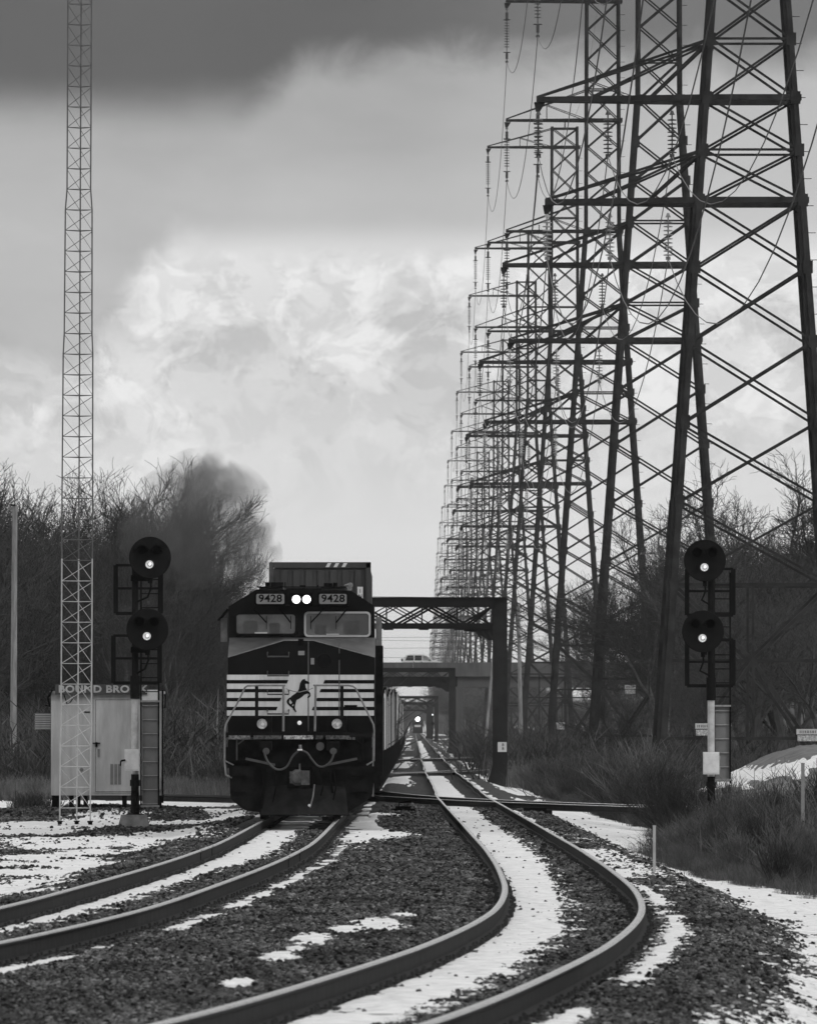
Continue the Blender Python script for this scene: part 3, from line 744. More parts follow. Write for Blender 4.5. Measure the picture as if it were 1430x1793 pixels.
MB().cyl((0, -.2, 4.2), .11, .04, 12).build('lens', mat('far signal lens', .8, .3, emit=1.5), gs)

# ------------------------------------------------------------------ road bridge with the car
B = thing('road_bridge', 'grey concrete road bridge crossing over all the tracks', 'bridge', (0, 1125, 0))
zt = 2+118/16.0
for i in range(14):
    x0 = -42+i*6.0
    MB().box(x0+.01, x0+5.99, 0, .35, zt-1.15, zt).build('parapet_panel', M_bconc, B)
    MB().box(x0+.01, x0+5.99, 11.6, 11.95, zt-1.15, zt).build('parapet_panel', M_bconc, B)
MB().box(-42, 42, -.10, 12.05, zt-1.55, zt-1.155).box(-42, 42, .4, 11.55, zt-1.15, zt-1.02).build('deck', M_bconc, B)
gird = mat('bridge girder paint', .10, .8, var=.15, scale=.3)
for y in (.4, 4.0, 7.6, 11.2):
    MB().box(-42, -9, y, y+.35, zt-2.75, zt-1.56).box(4.85, 42, y, y+.35, zt-2.75, zt-1.56).build('girder', gird, B)
    MB().box(-8.98, 4.83, y, y+.35, zt-2.6, zt-1.56).build('girder', M_gant, B)
for x in (-9.3, 4.9, 16.5, 30):
    MB().box(x-.15, x+.55, .3, 11.6, -1, zt-2.76).build('pier', M_bconc, B)
car = thing('car', 'silver estate car driving right across the road bridge', 'car', (.98, 1127.5, zt-1.02))
prof = [(-2.25, .55), (-2.22, .95), (-2.12, 1.12), (-1.78, 1.62), (-1.3, 1.70), (.15, 1.68), (.55, 1.58), (1.15, 1.16), (2.0, 1.0), (2.28, .88), (2.33, .5), (2.2, .3), (-2.2, .3)]
prof = [(x*1.0, z*1.12) for x, z in prof]
MB().prism(prof, -.85, .85).build('body', M_car, car)
for a, b in ((-1.72, -.92), (-.80, -.02), (.08, .98)):
    zt_ = 1.79; m = MB()
    if b > .5: poly = [(a, 1.24), (b, 1.24), (.55, 1.70), (a, zt_)]
    elif a < -1.5: poly = [(-1.85, 1.24), (b, 1.24), (b, zt_), (-1.58, zt_)]
    else: poly = [(a, 1.24), (b, 1.24), (b, zt_), (a, zt_)]
    m.prism(poly, -.862, -.855); m.build('window', M_cwin if b < .5 else mat('bright car glass', .3, .1), car)
MB().box(-1.4, .2, -.7, -.66, 1.93, 1.96).build('roof_rack', M_car, car)
MB().box(-2.28, -2.1, -.87, -.6, 1.15, 1.45).build('tail_lamp', M_cwin, car)
MB().box(.75, .95, -1.0, -.86, 1.2, 1.34).build('mirror', M_cwin, car)
for x in (-1.35, 1.4):
    for y in (-.9, .68):
        wl = MB().cyl((x, y, .34), .34, .22, 18).build('wheel', M_dark, car); MB().cyl((x, y-.01, .34), .2, .24, 12).build('rim', M_car, wl)
for x in (-1.0, -.15): MB().box(x, x+.16, -.87, -.862, 1.05, 1.1).build('handle', M_cwin, car)

# ------------------------------------------------------------------ oncoming train far off
ot = thing('oncoming_locomotive', 'distant dark locomotive with a blazing headlight coming on the right-hand track', 'locomotive', (1.33, 2950, float(zR(2950))))
MB().prism([(-1.5, .9), (1.5, .9), (1.5, 3.6), (1.0, 4.6), (-1.0, 4.6), (-1.5, 3.6)], 2, 18).build('body', M_under, ot)
MB().box(-1.4, 1.4, .3, 2, 1.2, 2.9).build('nose', M_black, ot)
MB().box(-1.5, 1.5, 0, 1, .15, 1.3).build('pilot', M_under, ot); MB().box(-1.1, 1.1, 1.9, 1.99, 3.2, 3.9).build('windshield', M_glass, ot)
MB().box(-.9, .9, .25, .29, 1.9, 2.5).build('stripe', M_white, ot)
MB().cyl((0, 1.8, 4.2), .62, .15, 20).build('headlight', M_lamp, ot)
for x in (-.75, .75): MB().box(x-.06, x+.06, 2, 18, 0, 1).build('truck', M_under, ot)

TENS = ['', '', 'twent', 'thirt', 'fort', 'fift']; UN = ['', 'first', 'second', 'third', 'fourth', 'fifth', 'sixth', 'seventh', 'eighth', 'ninth', 'tenth', 'eleventh', 'twelfth', 'thirteenth', 'fourteenth', 'fifteenth', 'sixteenth', 'seventeenth', 'eighteenth', 'nineteenth']
ORDS = [(UN[n] if n < 20 else (TENS[n//10]+('ieth' if n % 10 == 0 else 'y-'+UN[n % 10]))) for n in range(1, 60)]
for i, o in enumerate(towers):
    if i > 7: o['label'] = 'small hazy lattice power tower far off, %s in the row from the camera' % ORDS[i-1]; o['group'] = 'distant power towers in the row'
# ------------------------------------------------------------------ the freight locomotive
LX, LD = -2.33, 209.0; LZ = float(zL(213))
loco = thing('locomotive', 'black freight locomotive numbered 9428 with white stripes, a rearing horse and lit headlights', 'locomotive', (LX, LD, LZ))
def lp(px, py, dy):
    s_ = F/(LD+dy); return ((px-723)/s_-LX, 2-(py-1278)/s_-LZ)
def lpoly(pts, dy): return [lp(a, b, dy) for a, b in pts]
def lz(X, Y): return 370+X/3.586, 960+Y/3.586          # from the enlarged study of the front
def Q(X, Y, dy): return lp(*lz(X, Y), dy)
# long hood, cab side, frame
MB().prism([(-.95, 1.55), (.95, 1.55), (.95, 4.35), (.75, 4.62), (-.75, 4.62), (-.95, 4.35)], 5.6, 20.5).box(-1.45, 1.45, 17, 21, 3.9, 4.6).build('hood', M_black, loco)
MB().box(-1.5, 1.5, 1.0, 21.8, 1.15, 1.5).box(-1.1, 1.1, 8.5, 14.5, .3, 1.15).build('frame', M_under, loco)
for yy in (3.0, 16.5):
    tr = MB().box(-1.25, -1.1, yy-.3, yy+3.9, .35, .85).box(1.1, 1.25, yy-.3, yy+3.9, .35, .85).build('truck', M_under, loco)
    for k in range(3):
        m = MB()
        for sx in (-1, 1): m.cyl((sx*.7525-.07, yy+.2+k*1.7, .53), .53, .14, 18, 'x')
        m.build('wheelset', M_under, tr)
# nose
nf = lpoly([(399, 1283), (399, 1152), (497, 1122), (549, 1122), (656.5, 1152), (656.5, 1283)], .9)
MB().prism(nf[::-1], .9, 2.5).build('nose', M_black, loco)
# shelf from the nose crest back to the windshields
nA = [lp(399, 1151, .9), lp(497, 1121.5, .9), lp(549, 1121.5, .9), lp(656.5, 1151, .9)]; bz = [lp(401, 1116.5, 2.45), lp(654.5, 1116.5, 2.45)]
nB = [(nA[0][0], bz[0][1]), (nA[1][0], bz[0][1]+.0), (nA[2][0], bz[0][1]+.0), (nA[3][0], bz[0][1])]
m = MB(); vs = [(a[0], .90, a[1]+.004) for a in nA]+[(b[0], 2.45, b[1]) for b in nB]
m.add(vs, [(0, 1, 5, 4), (1, 2, 6, 5), (2, 3, 7, 6)]); m.add([(nA[0][0], .9, nA[0][1]), (nB[0][0], 2.45, nB[0][1]), (nA[0][0], 2.45, nA[0][1])], [(0, 1, 2)]); m.add([(nA[3][0], .9, nA[3][1]), (nB[3][0], 2.45, nB[3][1]), (nA[3][0], 2.45, nA[3][1])], [(0, 2, 1)])
shelf = m.build('nose_shelf', M_shelf, loco)
m = MB()
for a, b in zip(nA[:-1], nA[1:]): m.bar((a[0], .885, a[1]), (b[0], .885, b[1]), .03, .018)
m.build('edge_trim', M_rail_g, shelf)
# cab block
cabp = lpoly([(399.5, 1160), (400.2, 1062), (449, 1032), (614, 1034), (655, 1061), (656, 1160)], 2.45)
MB().prism(cabp[::-1], 2.45, 5.6).build('cab', M_black, loco)
lim = lpoly([(440, 1059.5), (444, 1036), (620, 1037), (614, 1060)], 2.3)
MB().prism([Q(270, 355, 2.25), Q(275, 278, 2.25), Q(860, 282, 2.25), Q(862, 360, 2.25)][::-1], 2.2, 2.5).build('light_panel', M_black, loco)
# windshields
def rrect(X0, Y0, X1, Y1, r, dy, n=4):
    pts = []
    for cx, cy, a0 in ((X1-r, Y0+r, -90), (X1-r, Y1-r, 0), (X0+r, Y1-r, 90), (X0+r, Y0+r, 180)):
        for k in range(n+1):
            a = math.radians(a0+90*k/n); pts.append(Q(cx+r*math.cos(a), cy+r*math.sin(a), dy))
    return pts
def ringmb(outer, inner, y0, y1):
    n = len(outer); m = MB()
    vs = [(x, y0, z) for x, z in outer]+[(x, y0, z) for x, z in inner]+[(x, y1, z) for x, z in outer]+[(x, y1, z) for x, z in inner]
    fs = []
    for i in range(n):
        j = (i+1) % n; fs += [(i, j, n+j, n+i), (i, 2*n+i, 2*n+j, j), (n+i, n+j, 3*n+j, 3*n+i)]
    return m.add(vs, fs)
for (X0, Y0, X1, Y1), gm_ in (((146, 404, 538, 548), M_black), ((582, 398, 1000, 558), M_gask)):
    wpane = MB().prism(rrect(X0+10, Y0+10, X1-10, Y1-10, 18, 2.44), 2.425, 2.452).build('windshield', M_glass, loco)
    ringmb(rrect(X0, Y0, X1, Y1, 26, 2.42), rrect(X0+12, Y0+12, X1-12, Y1-12, 18, 2.42), 2.405, 2.46).build('frame', gm_, wpane)
    for fx, tx in (((.30, .51), (.72, .90)) if X0 < 300 else ((.30, .10), (.65, .48))):
        a = Q(X0+(X1-X0)*fx, 378, 2.36); b = Q(X0+(X1-X0)*tx, 468, 2.38); m = MB()
        m.tube([(a[0], 2.36, a[1]), (b[0], 2.38, b[1])], .014, 5); c0 = Q(X0+(X1-X0)*tx, 425, 2.39); c1 = Q(X0+(X1-X0)*tx, 508, 2.39)
        m.bar((c0[0], 2.39, c0[1]), (c1[0], 2.39, c1[1]), .014); m.build('wiper', M_dark, wpane)
    q = Q((X0+X1)/2-30, Y1-12, 2.42); MB().box(q[0]-.13, q[0]+.13, 2.40, 2.42, q[1], q[1]+.03).build('sticker', M_gask, wpane)
# silhouettes of seats and crew space behind the glass, as darker seat backs
for X0, X1, Y0 in ((200, 290, 455), (365, 430, 470), (650, 720, 480), (830, 930, 455)):
    MB().prism(rrect(X0, Y0, X1, 540, 14, 2.424), 2.4205, 2.4245).build('seat_back', mat('seat behind glass', .06, .3, var=.3), loco)
# number boards
for X0, X1, Xc in ((278, 462, 370), (673, 853, 764)):
    nb = MB().prism(rrect(X0-8, 280, X1+8, 358, 10, 2.18), 2.16, 2.21).build('number_board', M_dark, loco)
    MB().prism(rrect(X0+4, 287, X1-4, 350, 10, 2.15), 2.150, 2.158).build('face', M_board, nb)
    q = Q(Xc, 317, 2.14); letters('digits', '9428', .215, M_dark, nb, (q[0], 2.147, q[1]), .003, .0035, 1.02, sx=1.12)
# headlights
q0 = Q(500, 288, 2.17); q1 = Q(630, 358, 2.17)
MB().box(q0[0]-.02, q1[0]+.02, 2.12, 2.2, q1[1]-.02, q0[1]+.02).build('headlight_housing', M_dark, loco)
for X in (533, 598):
    q = Q(X, 321, 2.1); hl = MB().cyl((q[0], 2.09, q[1]), .076, .06, 22).build('headlight', M_lamp, loco)
    MB().lathe([(.076, 2.089), (.090, 2.084)], 22, 'y', (q[0], 0, q[1])).build('glow_ring', mat('headlight glow ring', .5, .3, emit=.7), hl)  # emissive ring added to imitate the soft glow round the lamp
    MB().lathe([(.090, 2.08), (.105, 2.08), (.105, 2.14), (.090, 2.14)], 22, 'y', (q[0], 0, q[1])).build('bezel', M_under, hl)
# roof gear
def rbox(name, X0, Y0, X1, Y1, d0, d1, m_): a = Q(X0, Y0, d0); b = Q(X1, Y1, d0); return MB().box(a[0], b[0], d0, d1, b[1], a[1]).build(name, m_, loco)
rbox('air_conditioner', 300, 243, 450, 272, 2.9, 4.4, M_shelf); rbox('air_conditioner', 690, 246, 850, 274, 2.9, 4.4, M_shelf)
rbox('roof_rail', 285, 240, 845, 247, 2.8, 2.9, M_under); rbox('antenna_plate', 470, 250, 690, 270, 2.8, 4.0, M_under)
rbox('antenna', 338, 213, 368, 243, 3.2, 3.5, M_dark); rbox('antenna', 372, 214, 450, 240, 3.4, 3.9, M_under); rbox('antenna', 460, 212, 466, 245, 3.0, 3.05, M_dark)
rbox('antenna', 706, 218, 760, 243, 3.4, 3.9, M_under); rbox('antenna', 764, 216, 790, 243, 3.2, 3.5, M_dark); rbox('antenna', 555, 232, 590, 246, 3.2, 3.6, M_dark); rbox('antenna', 665, 230, 672, 246, 3.2, 3.25, M_dark)
m = MB(); q = Q(862, 262, 3.1)
for k in range(3): m.tube([(q[0]+.02*k, 3.1, q[1]+.07*k-.04), (q[0]+.02*k-.12, 3.5, q[1]+.07*k-.04)], [.055, .02], 8)
m.build('horn', M_rail_g, loco)
# side windows: awning and mirror boxes
a = Q(60, 440, 3.2); b = Q(100, 588, 3.2); MB().box(a[0], b[0], 3.0, 3.12, b[1], a[1]).build('wind_deflector', M_rail_g, loco)
a = Q(42, 455, 2.9); b = Q(104, 382, 2.9); MB().bar((a[0], 3.2, a[1]), (b[0], 3.2, b[1]), .9, .035, (0, 0, 1)).build('awning', M_dark, loco)
a = Q(1032, 432, 3.2); b = Q(1070, 612, 3.2); MB().box(a[0], b[0], 3.0, 3.12, b[1], a[1]).build('wind_deflector', M_rail_g, loco)
a = Q(1028, 612, 3.2); b = Q(1060, 1430, 3.2); MB().box(a[0]-.02, a[0]+.16, 3.0, 5.4, b[1], a[1]).build('cab_side_ladder', M_under, loco)
# markings on the nose
z0, z1 = Q(0, 1052, .9)[1], Q(0, 795, .9)[1]; xa, xb = Q(97, 0, .9)[0]+.004, Q(1022, 0, .9)[0]-.004
MB().prism([(xa, z0), (xa, z1), (xb, z1), (xb, z0)], .888, .8995).build('white_band', M_white, loco)
for ya, yb in ((828, 850), (884, 905), (940, 961), (996, 1018)):
    def xl_(Y): return 483-(Y-828)*(75/190)
    def xr_(Y): return 712-(Y-828)*(82/190)
    p_l = [(xa-.003, Q(0, yb, .88)[1]), (xa-.003, Q(0, ya, .88)[1]), Q(xl_(ya), ya, .88), Q(xl_(yb), yb, .88)]
    p_r = [Q(xr_(yb), yb, .88), Q(xr_(ya), ya, .88), (xb+.003, Q(0, ya, .88)[1]), (xb+.003, Q(0, yb, .88)[1])]
    MB().prism(p_l, .883, .8875).build('black_stripe', M_black, loco); MB().prism(p_r, .883, .8875).build('black_stripe', M_black, loco)
def H(pts): return [lp(495+x/21.09, 1175+y/21.09, .88) for x, y in pts]
horse = [(820,285),(832,345),(900,375),(960,402),(987,432),(975,478),(930,482),(870,468),(828,485),(838,560),(852,620),(890,685),(905,735),(950,762),(990,778),(1012,815),(1030,905),(1000,965),(945,1002),(905,988),(925,945),(975,915),(985,890),(972,848),(935,832),(870,848),(800,875),(745,930),(690,975),(600,1030),(510,1075),(490,1140),(478,1190),(455,1290),(447,1365),(470,1430),(505,1500),(490,1526),(455,1515),(420,1450),(388,1432),(368,1372),(300,1325),(240,1285),(175,1215),(143,1140),(160,1070),(215,1010),(290,972),(340,915),(420,865),(510,800),(560,740),(600,660),(615,580),(640,450),(690,360),(740,308),(800,300)]
flat_shape('horse_emblem', [H(horse), H([(262,1040),(235,1120),(243,1185),(295,1228),(352,1165),(310,1110)]), H([(385,1222),(342,1275),(362,1305),(400,1285),(402,1240)])], M_black, loco, .884, .003)
# doors, grab irons, small plates
for X in (609, 803):
    a = Q(X, 585, .88); b = Q(X, 1150, .88); MB().box(a[0]-.010, a[0]+.010, .882, .899, b[1], a[1]).build('door_seam', mat('door seam grime', .08, .7), loco)
for Y in (655, 775, 892, 1015):
    a = Q(352, Y, .8); b = Q(486, Y+26, .8); m = MB()
    m.tube([(a[0], .9, a[1]), (a[0], .80, a[1]), (a[0], .79, b[1]), (b[0], .79, b[1]), (b[0], .80, a[1]), (b[0], .9, a[1])], .016, 6); m.build('grab_iron', mat('grab iron', .05, .5), loco)
for (X0, Y0, X1, Y1), mm in (((545, 645, 585, 672), M_board), ((624, 690, 646, 730), M_board), ((545, 570, 580, 612), M_under), ((835, 985, 915, 1012), M_dark)):
    a = Q(X0, Y0, .88); b = Q(X1, Y1, .88); MB().box(a[0], b[0], .87, .899, b[1], a[1]).build('nose_plate', mm, loco)
q = Q(707, 705, .88); MB().lathe([(.125, .888), (.135, .882), (.145, .888), (.145, .9)], 20, 'y', (q[0], 0, q[1])).cyl((q[0], .894, q[1]), .12, .005).build('sand_hatch', M_under, loco)
q = Q(803, 680, .88)
MB().box(q[0]-.05, q[0]+.07, .86, .899, q[1]-.07, q[1]+.06).build('door_hinge', M_under, loco)
# ditch lights, class light
for X in (318, 788):
    q = Q(X, 1103, .5); dl = MB().box(q[0]-.2, q[0]+.2, .55, .85, q[1]-.19, q[1]+.16).build('ditch_light', M_black, loco)
    MB().lathe([(.105, .50), (.135, .50), (.135, .56), (.105, .56)], 22, 'y', (q[0], 0, q[1])).build('bezel', M_under, dl)
    MB().cyl((q[0], .53, q[1]), .104, .02, 22).build('lens', M_lens, dl); MB().cyl((q[0]+.012, .52, q[1]-.01), .03, .012, 12).build('bulb', M_boxw, dl)
q = Q(553, 1097, .8); MB().lathe([(.0, .83), (.04, .84), (.045, .88)], 14, 'y', (q[0], 0, q[1])).build('marker_lamp', mat('marker lamp', .8, .2, emit=.35), loco)
# walkway and anticlimber with trodden snow
a = Q(95, 1157, .3); b = Q(1010, 1203, .3); MB().box(a[0], b[0], .0, .9, b[1]+.05, a[1]).build('walkway', M_under, loco)
for i, (X0, X1) in enumerate(((110, 245), (265, 440), (455, 640), (655, 700), (720, 870))):
    a = Q(X0, 1176, 0); b = Q(X1, 1200, 0); v_ = (.12, .05, .3, .03, .06)[i]
    MB().box(a[0], b[0], -.06, 0, b[1], a[1]).build('anticlimber', mat('anticlimber grime %d' % i, v_, .8, var=.9, scale=22), loco)
# handrails
def rail_t(pts, r, m_, name='handrail', dys=None):
    P = []
    for i, (X, Y) in enumerate(pts):
        dy = .05 if dys is None else dys[i]; q = Q(X, Y, dy); P.append((q[0], dy, q[1]))
    return MB().tube(P, r, 8).build(name, m_, loco)
rail_t([(464, 862), (290, 862), (228, 864), (212, 874), (170, 960), (92, 1105), (86, 1130), (83, 1340), (92, 1425), (130, 1442)], .019, M_rail_g)
rail_t([(640, 861), (860, 862), (888, 866), (906, 880), (1018, 1110), (1022, 1150), (1020, 1335), (975, 1362)], .019, M_rail_g)
rail_t([(86, 1335), (140, 1362)], .014, M_rail_g)
for X in (457, 655): rail_t([(X-4 if X < 500 else X, 862), (X-5, 1150)], .024, M_rail_g, 'handrail_post')
for X in (285, 820):
    a = Q(X-11, 864, .1); b = Q(X+10, 1052, .1); MB().box(a[0], b[0], .12, .16, b[1], a[1]).build('handrail_post', M_black, loco)
m = MB(); P = []
for k in range(9):
    f = k/8; q = Q(468+172*f, 882+22*math.sin(math.pi*f)+(-4 if f > .5 else 0), .05); P.append((q[0], .05, q[1]))
m.tube(P, .008, 4); m.build('safety_chain', M_rail_g, loco)
for s_, X in ((1, 160), (-1, 950)):
    rail_t([(X, 1332), (X, 1178), (X+s_*8, 1166), (X+s_*38, 1166), (X+s_*44, 1185), (X+s_*42, 1205), (X+s_*8, 1230)], .014, M_under if s_ < 0 else M_shelf, 'step_handle')
# side rails along the walkway
for dy in (1.4, 3.0, 4.6):
    a = Q(1033, 1130, dy); b = Q(1040, 1560, dy); MB().tube([(1.5, dy, a[1]), (1.5, dy, b[1])], .018, 6).build('stanchion', M_rail_g, loco)
for k, dy in enumerate((6.5, 9, 11.5, 14, 16.5, 19)): MB().tube([(1.48, dy, 1.5), (1.48, dy, 2.5)], .018, 6).build('stanchion', M_rail_g, loco)
MB().tube([(1.48, 5.6, 2.5), (1.48, 20.5, 2.5)], .018, 6).build('side_handrail', M_rail_g, loco)
# pilot plate, steps, plow
MB().prism([Q(105, 1203, .05), Q(1003, 1203, .05), Q(1010, 1380, .05), Q(100, 1380, .05)][::-1], .25, .9).build('pilot_upper', M_under, loco)
MB().prism([Q(112, 1370, .0), Q(1030, 1370, .0), Q(1012, 1545, .0), Q(965, 1592, .0), Q(865, 1655, .0), Q(860, 1681, .0), Q(310, 1681, .0), Q(300, 1658, .0), Q(212, 1648, .0), Q(140, 1592, .0), Q(120, 1570, .0)][::-1], .06, .2).build('snow_plow', M_under, loco)
pf = MB(); a = Q(310, 1675, -.3); b = Q(545, 1675, -.6); c_ = Q(860, 1675, -.3); tl = Q(330, 1500, .05); tm = Q(550, 1480, .05); tr_ = Q(840, 1500, .05)
pf.add([(a[0], -.1, a[1]), (b[0], -.45, b[1]), (c_[0], -.1, c_[1]), (tl[0], .05, tl[1]), (tm[0], .03, tm[1]), (tr_[0], .05, tr_[1])], [(0, 1, 4, 3), (1, 2, 5, 4)])
pf.build('plow_blade', mat('worn plow paint', .013, .7, var=.5, scale=3, spec=.08), loco)
for x in (-.75, .75):
    MB().bar((x, -.05, .25), (x+(.12 if x < 0 else -.12), -.02, 1.0), .05, .05).build('pilot_brace', M_dark, loco)
for sx, XX0 in ((-1, 145), (1, 955)):
    for Y in (1335, 1430, 1530):
        a = Q(XX0+sx*(-25), Y, .1); MB().box(a[0]-.16, a[0]+.16, -.02, .5, a[1]-.02, a[1]+.01).build('step', M_dark, loco)
a = Q(215, 1322, -.05); b = Q(400, 1362, -.05); MB().bar((a[0], -.04, a[1]), (b[0], -.04, b[1]), .03, .05).build('coupler_lift_bar', M_shelf, loco)
a = Q(915, 1322, -.05); b = Q(720, 1362, -.05); MB().bar((a[0], -.04, a[1]), (b[0], -.04, b[1]), .03, .05).build('coupler_lift_bar', M_shelf, loco)
for (X0, Y0, X1, Y1) in ((265, 1390, 345, 1468), (765, 1390, 845, 1465)):
    a = Q(X0, Y0, -.02); b = Q(X1, Y1, -.02); MB().box(a[0], b[0], .03, .06, b[1], a[1]).build('plow_opening', M_dark, loco)
# coupler
q = Q(555, 1440, -.3); m = MB().box(q[0]-.26, q[0]+.26, -.05, .05, q[1]-.22, q[1]+.22); m.build('coupler_pocket', M_dark, loco)
m = MB().lathe([(.0, -.62), (.12, -.6), (.17, -.5), (.16, -.3), (.1, -.05)], 10, 'y', (q[0]-.04, 0, q[1])); m.box(q[0]+.03, q[0]+.2, -.6, -.35, q[1]-.15, q[1]+.14).box(q[0]-.2, q[0]-.1, -.55, -.3, q[1]-.12, q[1]+.12).tube([(q[0]+.0, -.45, q[1]+.12), (q[0], -.45, q[1]+.28)], .02)
m.build('coupler', mat('coupler casting', .05, .6, var=.6, scale=8), loco)
# hoses
def hose(pts, r, m_=M_hose, dy=-.15):
    P = [Q(X, Y, dy) for X, Y in pts]; P = [(a[0], dy, a[1]) for a in P]
    Pn = []
    for i in range(len(P)-1):
        p0, p1, p2, p3 = (Vector(P[max(i-1, 0)]), Vector(P[i]), Vector(P[i+1]), Vector(P[min(i+2, len(P)-1)]))
        for k in range(5):
            t = k/5; Pn.append(.5*((2*p1)+(p2-p0)*t+(2*p0-5*p1+4*p2-p3)*t*t+(3*p1-p0-3*p2+p3)*t**3))
    Pn.append(Vector(P[-1])); return MB().tube(Pn, r, 8).build('hose', m_, loco)
hose([(328, 1270), (352, 1335), (390, 1378), (430, 1391), (475, 1370), (512, 1305), (556, 1268)], .021)
hose([(556, 1268), (600, 1285), (630, 1325), (670, 1368), (715, 1368), (755, 1330), (772, 1272)], .021)
hose([(557, 1235), (559, 1268)], .03, M_rail_g); q = Q(556, 1267, -.18); MB().box(q[0]-.05, q[0]+.05, -.22, -.16, q[1]-.012, q[1]+.018).build('hose_clamp', M_boxw, loco)
for X, Y in ((340, 1240), (762, 1240)):
    q = Q(X, Y, -.1); MB().box(q[0]-.13, q[0]+.13, -.1, .25, q[1]-.10, q[1]+.09).build('jumper_box', M_under, loco)
    q = Q(X+4, 1275, -.1); MB().cyl((q[0], -.16, q[1]), .07, .1, 14).build('receptacle', M_shelf, loco)
q = Q(683, 1245, -.1); MB().cyl((q[0], -.02, q[1]), .085, .1, 16).build('receptacle', M_shelf, loco)
for x in (-.75, -.5, .45, .72):
    q = lp(527, 1390, -.1); MB().tube([(x, -.05, 1.05), (x+.05, -.12, .7), (x-.02, -.1, .38)], .016, 6).build('air_hose', M_dark, loco)
MB().tube([(.33, -.3, .75), (.30, -.35, .5), (.22, -.3, .2)], .015, 6).cyl((.22, -.33, .14), .03, .05).build('brake_hose', M_rail_g, loco)
MB().cyl((Q(615, 1615, -.3)[0], -.34, Q(615, 1615, -.3)[1]), .028, .05, 10).build('glad_hand', M_boxw, loco)

# trailing locomotive
l2 = thing('locomotive', 'second black locomotive, a sliver of it showing close behind the first', 'locomotive', (LX, 231.8, LZ))
MB().prism([(-.95, 1.55), (.95, 1.55), (.95, 4.3), (.7, 4.55), (-.7, 4.55), (-.95, 4.3)], 1.5, 17).build('hood', M_black, l2)
MB().prism([(-1.5, 1.5), (1.5, 1.5), (1.5, 4.0), (.95, 4.5), (-.95, 4.5), (-1.5, 4.0)], 17.2, 20).build('cab', M_black, l2)
MB().box(-1.5, 1.5, .3, 21.5, 1.15, 1.5).box(-1.25, 1.25, 1, 5, .3, 1.0).box(-1.25, 1.25, 16, 20, .3, 1.0).box(-1.2, 1.2, 7, 14, .3, 1.1).build('frame', M_under, l2)
for dy in (2, 6, 10, 14, 18): MB().tube([(1.48, dy, 1.5), (1.48, dy, 2.5)], .018, 6).build('stanchion', M_rail_g, l2)

# ------------------------------------------------------------------ container cars
def container(label, x, y, z, L, h, v, i, front=False, w_=2.44):
    c = thing('shipping_container', label, 'container', (x, y, z), 0, None)
    cm = cont_mat(i, v); hw = w_/2
    MB().box(-hw+.03, hw-.03, .06, L-.06, .05, h-.03).build('body', cm, c)
    m = MB(); n = 8
    for sx in (-1, 1):
        for k in range(1, 22): m.box(sx*hw-.03 if sx > 0 else -hw, sx*hw if sx > 0 else -hw+.03, L*k/22-.12, L*k/22+.12, .15, h-.15)
    m.build('side_ribs', cm, c)['kind'] = 'stuff'
    for sx in (-1, 1):
        MB().box(sx*hw-.1, sx*hw+.1 if 0 else sx*hw+.02, 0, .14, 0, h).build('corner_post', cm, c)
    MB().box(-hw, hw, 0, .12, h-.14, h).build('top_rail', cm, c); MB().box(-hw, hw, 0, .12, 0, .16).build('bottom_rail', cm, c)
    if front:
        for k in range(7): MB().box(-hw+.2+k*.31, -hw+.36+k*.31, .02, .06, .2, h-.2).build('panel_rib', cm, c)
        p = MB().box(.90, 1.04, -.012, -.004, h-1.35, h-.62).build('name_plate', M_plate, c)
        letters('lettering', 'I\nN\nT\nE\nR', .13, M_sign, p, (.97, -.014, h-.99), .001, .002, 1, sx=1.0)
        for k in range(3): MB().prism([(.10+k*.2, h-.125), (.19+k*.2, h-.125), (.25+k*.2, h-.02), (.16+k*.2, h-.02)], -.008, -.002).build('slash_mark', M_plate, c)
    return c
def well_car(label, x, y, z, L):
    c = thing('well_car', label, 'rail car', (x, y, z), 0, 'well cars of the freight train')
    m = MB()
    for sx in (-1, 1): m.box(sx*1.38-.07, sx*1.38+.07, 1.2, L-1.2, .35, 1.2)
    m.box(-1.3, 1.3, 1.4, L-1.4, .3, .42); m.build('well', M_under, c)
    MB().box(-1.3, 1.3, -.5, 2.0, 1.0, 1.25).build('end_deck', M_under, c)
    for yy in (.2, 1.7): 
        m = MB()
        for sx in (-1, 1): m.cyl((sx*.7525-.06, yy, .42), .42, .12, 14, 'x')
        m.build('wheelset', M_under, c)
    m = MB()
    for k in range(8): m.tube([(1.47, 1.5+k*(L-3)/7, .5), (1.47, 1.5+k*(L-3)/7, 1.35)], .02, 4)
    m.build('side_posts', M_under, c)['kind'] = 'stuff'
    return c
d_ = 256.5; k = 0; cx_ = -2.30
tall = {0: 2}
shades = [.055, .09, .10, .70, .78, .62, .12, .66, .09, .42, .08, .55, .14, .06, .32, .20, .6, .1, .25, .07]
names_c = {.055: 'dark'}
k = 0
